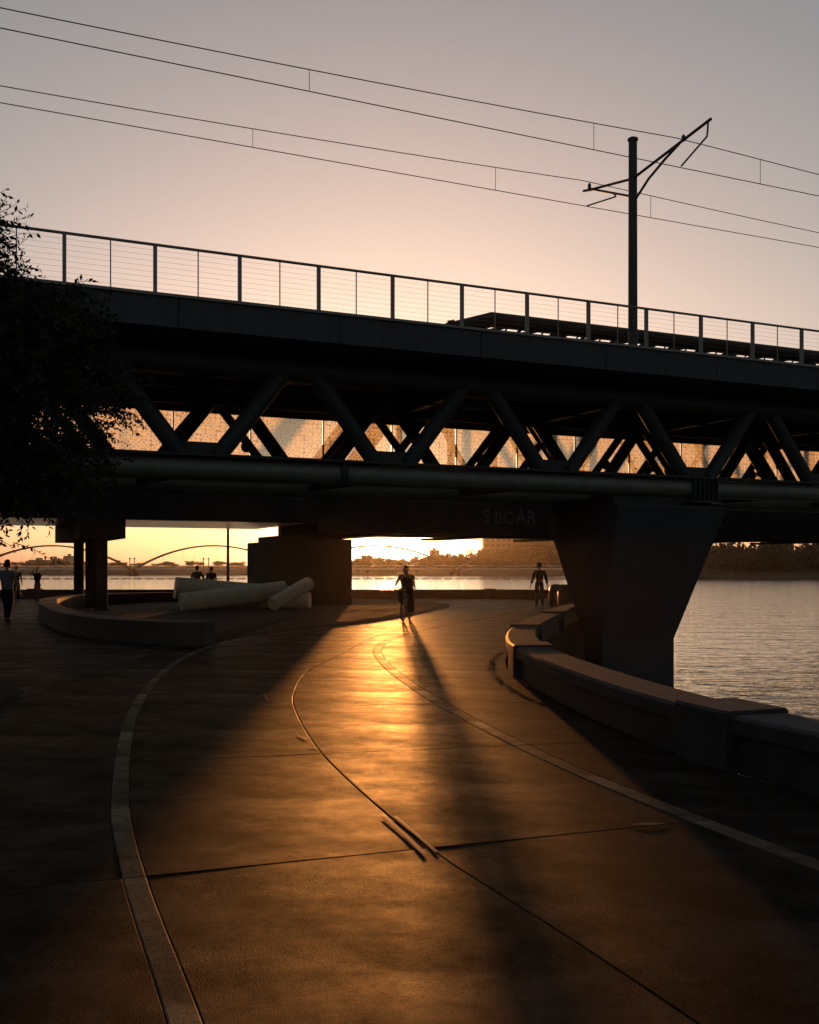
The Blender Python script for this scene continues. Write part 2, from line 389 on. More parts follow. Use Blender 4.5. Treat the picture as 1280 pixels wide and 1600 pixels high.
# planting beds
def blob(name, pts, z, dome, m, seed=0):
    cx = sum(p[0] for p in pts)/len(pts); cy = sum(p[1] for p in pts)/len(pts); mb = MB(); n = len(pts); v = [(cx, cy, z+dome)]
    rings = [1.0, .97, .8, .55, .28]
    for r in rings:
        for p in pts:
            x = cx+(p[0]-cx)*r; y = cy+(p[1]-cy)*r
            v.append((x, y, (z if r < 1 else -.02) + dome*(1-r*r) + (.04*noise.noise(Vector((x*.9, y*.9, seed))) if r < .9 else 0)))
    fs = []
    for q in range(len(rings)-1):
        for i in range(n):
            j = (i+1) % n; fs.append((1+q*n+i, 1+q*n+j, 1+(q+1)*n+j, 1+(q+1)*n+i))
    q = len(rings)-1
    fs += [(1+q*n+i, 1+q*n+(i+1) % n, 0) for i in range(n)]
    mb.add(v, fs, True); return struct(mb.build(name, m))
edge = [(left_x(20.6+i*.8)-.12, 20.6+i*.8) for i in range(26)]
bed = edge + [(1.75, 43.2), (1.3, 45.2), (0, 46.6), (-2.5, 47.6), (-6, 48), (-10, 47.6), (-12.5, 45), (-13.2, 41), (-12.9, 37), (-11.6, 32.5), (-10, 28.5), (-8.3, 25.2), (-6.8, 22.9), (-5.2, 21.3)]
blob('planting_bed', bed, .02, .10, M['mulch'])
blob('planting_bed', [(-4.95, 11.0), (-4.75, 11.4), (-4.85, 13), (-5.6, 14.4), (-7, 15.6), (-10, 16.6), (-13, 16), (-14, 13), (-12, 10), (-8, 9.6), (-6, 10.2)], .03, .12, M['mulch'], 5)
blob('planting_bed', [(-17.6, 46.2), (-19, 47.2), (-23, 48), (-27, 47), (-26, 45.4), (-21, 44.6), (-18.4, 45.2)], .02, .06, M['mulch'], 9)

# ------------------------------------------------------------------ far shore
shore = [(-470, 392), (-200, 398), (0, 400), (52, 398), (72, 380), (82, 330), (92, 298), (160, 293), (280, 288), (470, 280)]
mb = MB(); v = []
for x, y in shore: v += [(x, y, WATER_Z-.6), (x, y+6, WATER_Z+1.4), (x*1.01, y+16, .9), (x*1.02, max(y+60, 470), 1.5), (x*1.0, 740, 2.0)]
n = len(shore)
mb.add(v, [(5*i+k, 5*i+5+k, 5*i+6+k, 5*i+1+k) for i in range(n-1) for k in range(4)], True)
struct(mb.build('far_bank', M['bank']))

def crown_mesh(seed, lobes, count, size, name):
    rnd = random.Random(seed); mb = MB()
    tot = sum(l[3]*l[4]*l[5] for l in lobes)
    for (cx, cy, cz, rx, ry, rz) in lobes:
        for _ in range(int(count*rx*ry*rz/tot)):
            while True:
                p = Vector((rnd.uniform(-1,1), rnd.uniform(-1,1), rnd.uniform(-1,1)))
                if p.length < 1: break
            p = p * (.55 + .45*rnd.random()**.5) if p.length > .3 else p.normalized()*rnd.uniform(.5, 1)
            c = Vector((cx+p.x*rx, cy+p.y*ry, cz+p.z*rz))
            a = Vector((rnd.gauss(0,1), rnd.gauss(0,1), rnd.gauss(0,1))).normalized()
            b = a.orthogonal().normalized(); s = size*rnd.uniform(.5, 1.3)
            mb.add([c+a*s, c+b*s*.55+a*.15*s, c-a*s*.9, c-b*s*.6], [(0,1,2,3)])
    return mb.mesh(name, M['farleaf'])
protos = []
rnd = random.Random(3)
for k in range(5):
    h = 1.0; lobes = []
    for i in range(6+k % 3):
        a = rnd.uniform(0, 6.28); d = rnd.uniform(.05, .42)
        lobes.append((d*math.cos(a), d*math.sin(a), rnd.uniform(.38, .78), rnd.uniform(.2, .34), rnd.uniform(.2, .34), rnd.uniform(.14, .25)))
    lobes.append((0, 0, .5, .35, .35, .28))
    cm = crown_mesh(20+k, lobes, 900, .055, 'crown')
    t = MB(); t.path([(0,0,-.06), (.01,0,.25), (.0,.01,.6)], [.035, .026, .01], 6)
    for i in range(3):
        a = rnd.uniform(0, 6.28); t.path([(0,0,.22+.06*i), (.18*math.cos(a), .18*math.sin(a), .55)], [.016, .006], 5)
    protos.append((cm, t.mesh('trunk', M['bark'])))
def far_tree(x, y, z, h, w, k, label, group):
    o = thing('shore_tree', label, 'tree', (x, y, z), random.uniform(0, 6.28), group)
    o.scale = (w, w, h)
    link('crown', protos[k % 5][0], o); link('trunk', protos[k % 5][1], o)
rt = random.Random(11)
# hazy trees behind the far water, below the sun
for i in range(46):
    px = 556 + i*7.4 + rt.uniform(-3, 3)
    y = rt.uniform(416, 452); x = (px-640)/1600*y
    top = 871 - 3*math.sin(i*.5) - max(0, (px-640))*0.075 + rt.uniform(-3, 4)
    h = max(4, 1.6+(885-top)/1600*y-.9); far_tree(x, y, .9-h*.3, h*1.42, h*rt.uniform(1.1, 1.6), i, 'hazy tree on the far bank below the setting sun', 'trees on the sunlit far bank')
for i in range(30):
    px = -60 + i*21 + rt.uniform(-8, 8); y = rt.uniform(440, 470); x = (px-640)/1600*y
    far_tree(x, y, 1.1, rt.uniform(2.0, 3.4), rt.uniform(5, 8), i, 'low scrubby tree on the flat far bank behind the arched bridge', 'scrub along the flat far bank')
for i in range(40):
    px = 1075 + i*6.6 + rt.uniform(-4, 4); y = rt.uniform(303, 328); x = (px-640)/1600*y
    top = 850 + 5*math.sin(i*.55) + 4*math.sin(i*1.3) + rt.uniform(-4, 9)
    h = 1.6+(885-top)/1600*y-.3; far_tree(x, y, .3-h*.32, h*1.45, h*rt.uniform(1.0, 1.5), i+2, 'dense dark tree on the nearer bank right of the leaning bridge pier', 'dark trees on the nearer bank')
for i in range(26):
    px = 1330 + i*18; y = rt.uniform(303, 340); x = (px-640)/1600*y
    far_tree(x, y, -2.4, rt.uniform(9, 12), rt.uniform(8, 12), i, 'dense dark tree on the nearer bank right of the leaning bridge pier', 'dark trees on the nearer bank')
for px, top in ((1213, 843), (1174, 846), (1250, 846)):
    y = 312; x = (px-640)/1600*y; h = 1.6+(885-top)/1600*y
    o = thing('palm_tree', 'tall thin palm rising above the dark trees on the nearer bank', 'palm', (x, y, .3), 0, 'palms among the dark trees')
    t = MB(); t.path([(0,0,-.3), (.15,0,h*.5), (0,0,h)], [.22, .16, .14], 6); t.build('trunk', M['bark'], o)
    c = MB()
    for k in range(22):
        a = k*2.4; e = rt.uniform(-.5, .9); L = rt.uniform(1.1, 1.7); d = Vector((math.cos(a)*math.cos(e), math.sin(a)*math.cos(e), math.sin(e)))
        b = d.orthogonal().normalized()*.16; p = Vector((0,0,h))
        c.add([p, p+d*L*.6+b, p+d*L+Vector((0,0,-.5)), p+d*L*.6-b], [(0,1,2,3)])
    c.build('crown', M['farleaf'], o)

# far buildings
def far_building(px0, px1, top, y, label, m, floors, cols):
    x0, x1 = (px0-640)/1600*y, (px1-640)/1600*y; h = 1.6+(885-top)/1600*y-1.2; w = x1-x0
    o = thing('distant_building', label, 'building', ((x0+x1)/2, y, 1.2))
    mb = MB(); mb.box((-w/2, 0, -2), (w/2, 14, h)); mb.build('wall', m, o)
    mb = MB(); mb.box((-w/2-.3, -.3, h+.002), (w/2+.3, 14.3, h+.6)); mb.box((-w*.2, 4, h+.6), (w*.1, 8, h+2)); mb.build('roof', m, o)
    wm = MB(); wm.box((-.5, -.06, -.5), (.5, .06, .5)); me = wm.mesh('window', M['pane'])
    for f in range(floors):
        for c in range(cols):
            q = link('window', me, o); q.location = (-w/2+(c+.5)*w/cols, -.03, (f+.6)*h/floors); q.scale = (w/cols*.6, 1, h/floors*.5)
far_building(757, 800, 820, 470, 'pale hazy building block behind the far trees beside the sun glare', M['far_wall'], 7, 5)
far_building(801, 878, 824, 478, 'wide brown hazy building next to the pale block behind the far trees', M['far_wall2'], 6, 9)
far_building(34, 41, 881, 690, 'smallest pale building of the far skyline, at its end', M['far_wall'], 2, 2)
far_building(45, 70, 876, 690, 'broad low pale building on the far skyline', M['far_wall'], 4, 6)
far_building(79, 85, 874, 680, 'slim hazy building in the far skyline cluster', M['far_wall'], 5, 2)
far_building(93, 99, 876, 680, 'short hazy building between taller ones on the far skyline', M['far_wall'], 4, 2)
far_building(99.5, 109, 870, 690, 'tallest pale slab building on the far skyline', M['far_wall'], 6, 3)
far_building(173, 190, 880, 690, 'low hazy hall on the far skyline beyond the column pier', M['far_wall'], 2, 4)
far_building(672, 687, 861, 560, 'square hazy building standing above the sunlit far trees', M['far_wall2'], 4, 3)

# distant arched footbridge
AB = thing('arched_footbridge', 'long distant footbridge of shallow crossing arches over the lake', 'bridge', (0, 396, 0))
nodes_x = [-232, -169.5, -107, -44.5, 18, 80.5]
dz = .8
mb = MB(); mb.box((-232, -1.6, dz-.35), (80, 1.6, dz)); mb.build('deck', M['white_metal'], AB)
mb = MB(); mb.box((-232, -1.75, dz+1.0), (80, -1.62, dz+1.15)); mb.build('handrail', M['white_metal'], AB)
for a, b in zip(nodes_x[:-1], nodes_x[1:]):
    for s in (-1, 1):
        pts = [(a+(b-a)*i/20, s*(1.9-1.2*math.sin(math.pi*i/20)), dz-.6+9.4*4*(i/20)*(1-i/20)) for i in range(21)]
        mb = MB(); mb.path(pts, .28, 8); mb.build('arch', M['dark'], AB)
    for i in range(2, 19, 2):
        x = a+(b-a)*i/20; z = dz-.6+9.4*4*(i/20)*(1-i/20)
        mb = MB(); mb.tube((x, 0, z), (x+(2.5 if i % 4 else -2.5), -1.5, dz), .035, n=5); mb.build('hanger', M['wire'], AB)
for x in nodes_x:
    mb = MB(); mb.lathe([(2.6, -3.2), (2.4, -.9), (1.2, -.3), (1.0, .4)], 14); o = mb.build('pier', M['oldpier'], AB); o.location = (x, 0, 0)
for px in (85, 92, 203, 210, 318, 326, 560, 575, 651):
    y = 405; mb = MB(); mb.lathe([(.45, -2.2), (.45, .3), (.22, .4), (.16, 4.4), (.4, 4.45), (.4, 4.9), (.1, 5.0)], 8)
    o = mb.build('dam_post', M['dark']); o.location = ((px-640)/1600*y, y, 0)
    tag(o, 'thin dark post standing behind the arched footbridge', 'post', 'posts behind the arched footbridge')
for px, top in ((664, 855), (683, 858), (703, 864), (729, 859), (676, 866)):
    y = 425; h = 1.6+(885-top)/1600*y; mb = MB(); mb.path([(0,0,0), (0,0,h)], [.3, .16], 6); mb.box((-.9, -.1, h-.7), (.9, .1, h-.5))
    o = mb.build('utility_pole', M['dark']); o.location = ((px-640)/1600*y, y, 0)
    tag(o, 'hazy utility pole rising above the sunlit far trees', 'pole', 'utility poles above the far trees')
# float line
FL = thing('float_line', 'dashed line of long floats strung across the lake', 'float line', (0, 280, WATER_Z))
fm = MB(); fm.path([(-1.25,0,.05), (-1.05,0,.08), (1.05,0,.08), (1.25,0,.05)], [.05, .17, .17, .05], 8); fme = fm.mesh('float', M['float'])
for i in range(62):
    o = link('float', fme, FL); o.location = (-150+i*3.15, .3*math.sin(i*.4), 0)
    o.rotation_euler = (0, 0, .05*math.sin(i*.7))
mb = MB(); mb.tube((-152, 0, .04), (46, 0, .04), .03, n=5); mb.build('rope', M['wire'], FL)

# ------------------------------------------------------------------ light rail bridge (u along, v across, in a turned frame)
TH = math.atan2(1600, 3460)
BO = (0, 24.0, 0)
BR = thing('rail_bridge', 'steel tube truss rail bridge with cable railing crossing overhead', 'bridge', BO, TH)
U0, U1 = -42.0, 62.0
mb = MB(); mb.box((U0, .25, 6.75), (U1, 9.9, 7.25)); mb.build('deck', M['concrete'], BR)
for v in (2.6, 4.4, 6.2, 8.6):
    mb = MB(); mb.box((U0, v-.18, 6.5), (U1, v+.18, 6.747)); mb.build('stringer', M['steel'], BR)
PW = 3.66
fm = MB(); fm.box((-PW/2+.008, 0, 6.66), (PW/2-.008, .245, 7.30)); fme = fm.mesh('fascia_panel', M['fascia'])
cm = MB(); cm.box((-PW/2+.003, -.05, 7.303), (PW/2-.003, .33, 7.365)); cme = cm.mesh('coping', M['rail'])
k = 0
while U0 + k*PW < U1:
    o = link('fascia_panel', fme, BR, .012); o.location = (U0+(k+.5)*PW, 0, 0)
    o = link('coping', cme, BR); o.location = (U0+(k+.5)*PW, 0, 0)
    o = link('fascia_panel', fme, BR); o.location = (U0+(k+.5)*PW, 9.92, -.22)
    k += 1
# railing
RZ0, RZ1 = 7.37, 8.41
pm = MB(); pm.box((-.035, -.045, RZ0), (.035, .045, RZ1-.03)); pm.box((-.07, -.07, RZ0-.002), (.07, .07, RZ0+.02)); pme = pm.mesh('railing_post', M['rail'])
im = MB(); im.tube((0,0,RZ0), (0,0,RZ1-.03), .014, n=6); ime = im.mesh('railing_baluster', M['rail'])
phase = -5.87
i = -20
while phase+1.83*i < U1:
    u = phase+1.83*i
    if u > U0:
        o = link('railing_post', pme, BR); o.location = (u, .12, 0)
        o = link('railing_baluster', ime, BR); o.location = (u+.915, .12, 0)
    i += 1
mb = MB(); mb.box((U0, .075, RZ1-.03), (U1, .165, RZ1+.012)); mb.build('handrail', M['rail'], BR, .008)
for k in range(8):
    mb = MB(); z = RZ0+.11+k*.115; mb.tube((U0, .12, z), (U1, .12, z), .0024, n=5); mb.build('railing_cable', M['rail'], BR)
# truss planes
ZB, ZT = 3.83, 6.26
def truss(v, sh, name):
    mb = MB(); mb.tube((U0, v, ZT), (U1, v, ZT), .25, n=20); mb.build('top_chord', M['steel'], BR)
    mb = MB(); mb.tube((U0, v, ZB), (U1, v, ZB), .255, n=24); mb.build('bottom_chord', M['pipe'], BR)
    mb = MB(); mb.box((U0, v-.34, ZB+.27), (U1, v+.3, ZB+.33)); mb.build('ledge_plate', M['steel'], BR)
    du = 2.4-.9
    def bar(s):
        b = MB(); b.tube((-s*du/2-s*0.03, 0, ZB+.3), (s*du/2+s*.03, 0, ZT-.1), (.205 if v < 3 else .19), n=14); return b.mesh('diagonal', M['steel'])
    up, dn = bar(1), bar(-1)
    gm = MB(); gm.box((-.62, -.03, ZB+.3), (.62, .03, ZB+.62)); gme = gm.mesh('gusset', M['steel'])
    k = -9
    while .2+4.8*k < U1:
        ub = .2+4.8*k+sh
        if ub-2.6 > U0:
            for me, uu in ((up, ub+1.2), (dn, ub-1.2)):
                o = link('diagonal', me, BR); o.location = (uu, v, 0)
            o = link('gusset', gme, BR); o.location = (ub, v, 0)
        k += 1
truss(1.5, 0, 'near'); truss(6.0, -.6, 'far')
# lighter bracing bars just behind the far truss
for sgn in (1, -1):
    bb_ = MB(); bb_.tube((-sgn*.95, 0, ZB+.2), (sgn*.95, 0, ZT+.1), .13, n=8); bb_.sphere((0, -.1, 5.0), .16, 8, 6); bme = bb_.mesh('bracing_bar', M['steel'])
    for k in range(-8, 12):
        o = link('bracing_bar', bme, BR); o.location = (.75+4.8*k+(2.0 if sgn < 0 else 0), 6.75, 0)
        if k >= 0: o = link('bracing_bar', bme, BR); o.location = (3.15+4.8*k+(.9 if sgn < 0 else 0), 7.6, 0)
fb = MB(); fb.box((-.12, 1.6, ZT-.12), (.12, 5.9, ZT+.2)); fbe = fb.mesh('cross_beam', M['steel'])
fb2 = MB(); fb2.tube((0, 1.72, ZB), (-.6, 5.8, ZB), .11, n=10); fb2e = fb2.mesh('cross_tube', M['steel'])
for k in range(-8, 13):
    o = link('cross_beam', fbe, BR); o.location = (.2+2.4+4.8*k, 0, 0)
    o = link('cross_tube', fb2e, BR); o.location = (.2+4.8*k, 0, 0)
# joint sleeves and cover plates on the near bottom chord
for u in (-21.2, -1.15, 18.9):
    mb = MB(); mb.path([(u-.09,1.5,ZB), (u-.08,1.5,ZB), (u+.08,1.5,ZB), (u+.09,1.5,ZB)], [.26, .325, .325, .26], 24, False); mb.build('sleeve_ring', M['steel'], BR)
for u in (-8.2, 1.5, 4.1, 6.55, 9.2, 13.7):
    mb = MB()
    a0, a1, L = R(100), R(140), .85
    vsx = []
    for i in range(6):
        a = R(196)+(R(150)-R(196))*i/5
        for uu in (u-L, u+L): vsx.append((uu, 1.5+.266*math.cos(a), ZB+.266*math.sin(a)))
    mb.add(vsx, [(2*i, 2*i+1, 2*i+3, 2*i+2) for i in range(5)], True); mb.build('cover_plate', M['pipe'], BR)
mb = MB()
for i in range(6): mb.box((9.42+i*.16, 1.1, ZB-.36), (9.45+i*.16, 1.5, ZB+.26))
mb.box((9.3, 1.06, ZB-.42), (10.35, 1.9, ZB-.361)); mb.build('bearing_bracket', M['steel'], BR)
# screen panels along the far side
SV = 9.2
sm_ = MB(); sm_.add([(-1.18, 0, 4.2), (1.18, 0, 4.2), (1.18, 0, 6.28), (-1.18, 0, 6.28)], [(0,1,2,3)])
u = U0+1.2
while u < U1:
    s2 = MB(); N = 6
    v = []
    for i in range(N+1):
        for j in range(N+1):
            v.append((-1.17+2.34*i/N, .02*noise.noise(Vector((u+i*.7, j*.7, 2))), 4.2+2.08*j/N))
    s2.add(v, [(i*(N+1)+j, (i+1)*(N+1)+j, (i+1)*(N+1)+j+1, i*(N+1)+j+1) for i in range(N) for j in range(N)], True)
    o = s2.build('screen_panel', M['screen'], BR); o.location = (u, SV, 0)
    m3 = MB(); m3.tube((u-1.2, SV-.04, 4.0), (u-1.2, SV-.04, 6.72), .022, n=6); m3.build('screen_post', M['steel'], BR)
    u += 2.4
mb = MB(); mb.box((U0, SV-.05, 6.28), (U1, SV+.05, 6.37)); mb.build('screen_rail', M['steel'], BR)
mb = MB(); mb.box((U0, SV-.05, 4.1), (U1, SV+.05, 4.2)); mb.build('screen_rail', M['steel'], BR)
mb = MB(); mb.tube((U0, 4.0, 6.2), (U1, 4.0, 6.2), .1, n=10); mb.build('service_pipe', M['dark'], BR)
for u in (-30, -3.3, 20): pass

# leaning pier under the near bridge
PR = thing('bridge_pier', 'flared smooth concrete pier standing in the lake behind the parapet', 'pier', BO, TH)
mb = MB()
top = [(6.7, .95), (10.5, .95), (10.5, 4.8), (6.7, 4.8)]; bot = [(6.95, 2.1), (9.5, 2.1), (9.5, 3.0), (6.95, 3.0)]
def ring(p, z): return [(x, y, z) for x, y in p]
def lerp_poly(a, b, t): return [(x0+(x1-x0)*t, y0+(y1-y0)*t) for (x0, y0), (x1, y1) in zip(a, b)]
levels = [(top, 3.3), (lerp_poly(top, bot, .35), 2.0), (lerp_poly(top, bot, .7), .65), (bot, -.5), (bot, -4.0)]
v = []
for p, z in levels: v += ring(p, z)
fs = [(4*i+k, 4*i+4+k, 4*i+4+(k+1) % 4, 4*i+(k+1) % 4) for i in range(len(levels)-1) for k in range(4)] + [(0,1,2,3)]
mb.add(v, fs); mb.build('shaft', M['pier'], PR, .05)
mb = MB(); mb.box((6.9, 1.5, 3.303), (10.3, 4.6, 3.56)); mb.build('cap', M['pier'], PR)

# catenary mast and wires
MU, MV = 10.2, 5.0
MA = thing('catenary_mast', 'tall dark steel mast with two bracket arms on the bridge deck', 'mast', BO, TH)
mb = MB(); mb.path([(MU, MV, 7.25), (MU, MV, 15.25)], [.155, .135], 18); mb.build('pole', M['dark'], MA)
mb = MB(); mb.lathe([(.17, 15.25), (.17, 15.31), (.12, 15.34)], 16, Matrix.Translation((MU, MV, 0))); mb.build('cap', M['dark'], MA)
mb = MB(); mb.box((MU-.3, MV-.3, 7.251), (MU+.3, MV+.3, 7.32)); mb.build('base_plate', M['dark'], MA)
C1V, C1Z = 2.65, 13.55; C2V, C2Z = 7.54, 13.95
def P(v, z): return (MU, v, z)
# near bracket: top tube, curved brace, drop arm, steady arm
mb = MB(); mb.tube(P(MV, 14.03), P(1.35, 14.50), .045, n=8); bt1 = mb.build('bracket_tube', M['dark'], MA)
mb = MB(); mb.path([P(4.9, 13.30), P(4.2, 13.75), P(3.4, 14.08), P(2.75, 14.30)], .04, 8); mb.build('brace', M['dark'], MA)
mb = MB(); mb.path([P(1.47, 14.5), P(1.5, 14.2), P(1.52, 14.06), P(C1V, C1Z+.05)], .028, 7); mb.build('steady_arm', M['dark'], MA)
mb = MB(); mb.lathe([(.03, 0), (.07, .03), (.05, .08), (.07, .12), (.03, .2)], 8, Matrix.Translation(P(2.55, 14.3))); mb.build('insulator', M['dark'], bt1)
# far bracket
mb = MB(); mb.tube(P(MV, 14.03), P(7.3, 14.45), .045, n=8); bt2 = mb.build('bracket_tube', M['dark'], MA)
mb = MB(); mb.tube(P(MV, 13.45), P(7.2, 14.42), .04, n=8); mb.build('brace', M['dark'], MA)
mb = MB(); mb.path([P(6.0, 13.87), P(5.9, 13.75), P(C2V, C2Z+.02)], .026, 7); mb.build('steady_arm', M['dark'], MA)
mb = MB(); mb.tube(P(7.2, 14.42), P(7.75, 14.55), .045, n=8); mb.lathe([(.03, 0), (.07, .03), (.05, .08), (.07, .12), (.03, .2)], 8, Matrix.Translation(P(7.4, 14.5))); mb.build('insulator', M['dark'], bt2)
def gap(u): return .42+.44*((u+15)/25)**2
for nm, v, cz, lab, dr in (('near', C1V, C1Z, 'pair of contact and messenger wires held by the upper bracket arm', (-9.9, -1.55, 7.05, 13.3)),
                          ('far', C2V, C2Z, 'pair of contact and messenger wires held by the lower bracket arm', (-1.6, 6.6, 12.9))):
    W = thing('overhead_wire', lab, 'wire', BO, TH)
    mb = MB(); mb.tube((-60, v, cz), (75, v, cz), .013, n=6); mb.build('contact_wire', M['wire'], W)
    def mz(u):
        if u <= MU: return cz+gap(u)
        return cz+gap(2*MU-u)
    mb = MB(); mb.path([(-60+i*2.5, v, mz(-60+i*2.5) if -60+i*2.5 > -42 else mz(-42+ (-42-(-60+i*2.5))*.0)) for i in range(55)], .013, 6); mb.build('messenger_wire', M['wire'], W)
    for u in dr:
        mb = MB(); mb.tube((u, v, cz), (u, v, mz(u)), .009, n=5); mb.build('dropper', M['wire'], W)

# ------------------------------------------------------------------ old railway bridge beyond
RB = thing('railway_truss_bridge', 'old dark railway truss bridge with lattice bracing behind the tube truss', 'bridge', BO, TH)
TU0, TU1 = 4.0, 52.0
for v in (17.2, 22.6):
    mb = MB(); mb.path([(TU0, v, 3.9), (9.9, v, 11.75), (11.9, v, 12.35), (TU1-2, v, 12.35)], .34, 4); mb.build('top_chord', M['rust'], RB)
    mb = MB(); mb.box((TU0, v-.25, 2.98), (TU1, v+.25, 3.75)); mb.build('bottom_chord', M['rust'], RB)
    u = 9.9; k = 0
    while u < TU1-3:
        for a, b in (((u, 3.75), (u, 12.1)), ((u, 3.75) if k % 2 else (u, 12.1), (u+5.2, 12.1) if k % 2 else (u+5.2, 3.75))):
            mb = MB(); mb.tube((a[0], v, a[1]), (b[0], v, b[1]), .17, n=4); mb.build('web_member', M['rust'], RB)
        u += 5.2; k += 1
mb = MB(); mb.box((TU0, 16.6, 2.94), (TU1, 16.9, 4.95)); SG = mb.build('side_girder', M['rust'], RB)
mb = MB(); mb.box((TU0, 16.91, 3.76), (TU1, 22.9, 4.2)); mb.build('deck', M['rust'], RB)
for i in range(9):
    mb = MB(); mb.box((TU0+2+i*5.2, 16.7, 2.84), (TU0+2.9+i*5.2, 23.0, 2.939)); mb.build('floor_beam', M['rust'], RB)
lm = MB(); lm.tube((0, 17.4, 12.2), (1.6, 22.4, 12.2), .09, n=4); lme = lm.mesh('lattice_bar', M['rust'])
lm2 = MB(); lm2.tube((1.6, 17.4, 12.2), (0, 22.4, 12.2), .09, n=4); lme2 = lm2.mesh('lattice_bar', M['rust'])
lm3 = MB(); lm3.tube((0, 17.2, 11.35), (.5, 17.2, 12.1), .045, n=4); lme3 = lm3.mesh('lacing_bar', M['rust'])
for i in range(24):
    o = link('lattice_bar', lme, RB); o.location = (11.9+i*1.7, 0, 0)
    o = link('lattice_bar', lme2, RB); o.location = (11.9+i*1.7, 0, .19)
for i in range(60):
    o = link('lacing_bar', lme3, RB); o.location = (12.2+i*.62, 0, 0)
mb = MB(); mb.box((12, 17.1, 11.2), (TU1-3, 17.3, 11.36)); mb.build('strut', M['rust'], RB)
# approach span on the left
mb = MB(); mb.box((-46, 16.2, 3.34), (3.0, 16.5, 5.0)); mb.build('side_girder', M['oldpier'], RB)
mb = MB(); mb.box((-46, 16.51, 3.30), (3.2, 23.6, 4.4)); mb.build('approach_deck', M['soffit'], RB)
mb = MB(); mb.box((TU0-.9, 16.45, 3.3), (TU0-.05, 16.59, 5.0)); mb.build('end_girder', M['rust'], RB)
# painted letters on the girder
def letters(txt, u, z, size, v):
    c = bpy.data.curves.new('letters', 'FONT'); c.body = txt; c.size = size; c.extrude = .004; c.offset = .012
    o = bpy.data.objects.new('t', c); col.objects.link(o)
    dg = bpy.context.evaluated_depsgraph_get(); me = bpy.data.meshes.new_from_object(o.evaluated_get(dg))
    bpy.data.objects.remove(o); me.materials.clear(); me.materials.append(M['white_paint'])
    q = link('painted_lettering', me, SG); q.location = (u, v, z); q.rotation_euler = (R(90), 0, 0); return q
letters('S', 11.1, 3.46, .82, 16.592); letters('BC', 11.68, 3.46, .74, 16.592); letters('AR', 12.75, 3.46, .82, 16.592)
mb = MB(); rg = random.Random(4)
for k in range(9):
    p = [(1.9+rg.uniform(0, 1.2), 16.196, 3.85+rg.uniform(0, .5)) for _ in range(4)]; mb.path(p, .025, 4)
mb.build('painted_scrawl', M['white_paint'], RB)
# piers of the railway bridge
OP = thing('railway_pier', 'massive dark block pier carrying the old railway bridge', 'pier', BO, TH)
mb = MB(); mb.box((3.0, 16.5, -.05), (5.1, 24.4, 2.68)); mb.build('shaft', M['oldpier'], OP, .04)
mb = MB(); mb.box((3.35, 17.0, 2.682), (4.85, 23.8, 2.93)); mb.build('bearing_shelf', M['oldpier'], OP)
CP = thing('column_pier', 'pier of three round columns under a wide square cap', 'pier', BO, TH)
mb = MB(); mb.box((-5.55, 15.2, 2.58), (-4.0, 23.4, 3.29)); mb.build('cap', M['oldpier'], CP, .02)
for v in (15.7, 18.5, 22.1):
    mb = MB(); mb.lathe([(.25, -.1), (.25, .1), (.205, .12), (.205, 2.579)], 18, Matrix.Translation((-4.75, v, 0))); mb.build('column', M['oldpier'], CP)

# ------------------------------------------------------------------ parapet along the lake on the right
PT = thing('parapet_wall', 'low curved cast stone parapet with cap and pilasters along the lake', 'wall')
PIL = [-3.0, 1.9, 8.35, 15.1, 20.4, 26.2, 32.4, 38.8, 45.2]
def pt(y, o):                                   # point at offset o outward from the inner face
    d = (wall_x(y+.1)-wall_x(y-.1))/.2; n = Vector((1, -d)).normalized(); return wall_x(y)+n.x*o, y+n.y*o
def sweep(y0, y1, prof, name, m, bevel=0):
    N = 14; mb = MB(); v = []
    for i in range(N+1):
        y = y0+(y1-y0)*i/N
        for o, z in prof:
            x, yy = pt(y, o); v.append((x, yy, z))
    K = len(prof)
    mb.add(v, [(i*K+k, i*K+(k+1) % K, (i+1)*K+(k+1) % K, (i+1)*K+k) for i in range(N) for k in range(K)] + [tuple(range(K-1,-1,-1)), tuple(N*K+k for k in range(K))])
    return mb.build(name, m, PT, bevel)
ends = [-7.5] + PIL + [LAKE_Y-.1]
for a, b in zip(ends[:-1], ends[1:]):
    sweep(a+.36, b-.36, [(.09, -.03), (.09, .29), (.44, .29), (.44, -.03)], 'wall_body', M['stone'])
    sweep(a+.36, b-.36, [(.0, .292), (.0, .41), (.04, .435), (.5, .435), (.54, .41), (.54, .292)], 'cap_stone', M['stone'], .008)
for y in PIL:
    sweep(y-.353, y+.353, [(-.035, -.03), (-.035, .445), (-.01, .468), (.55, .468), (.575, .445), (.575, -.03)], 'pilaster', M['stone'], .01)
# lake wall straight ahead
LW = thing('lake_wall', 'long low stone wall closing the walk at the lake edge', 'wall', (0, LAKE_Y, 0))
x = -110.0
while x < 9.2:
    x1 = min(x+7.6, 9.3)
    mb = MB(); mb.box((x+.3, -.42, -.03), (x1-.3, -.06, .33)); mb.build('wall_body', M['stone'], LW)
    mb = MB(); mb.box((x+.3, -.5, .332), (x1-.3, .0, .44)); mb.build('cap_stone', M['stone'], LW, .015)
    mb = MB(); mb.box((x1-.3+.001, -.56, -.03), (x1+.299, .06, .49)); mb.build('pilaster', M['stone'], LW, .015)
    x += 7.6
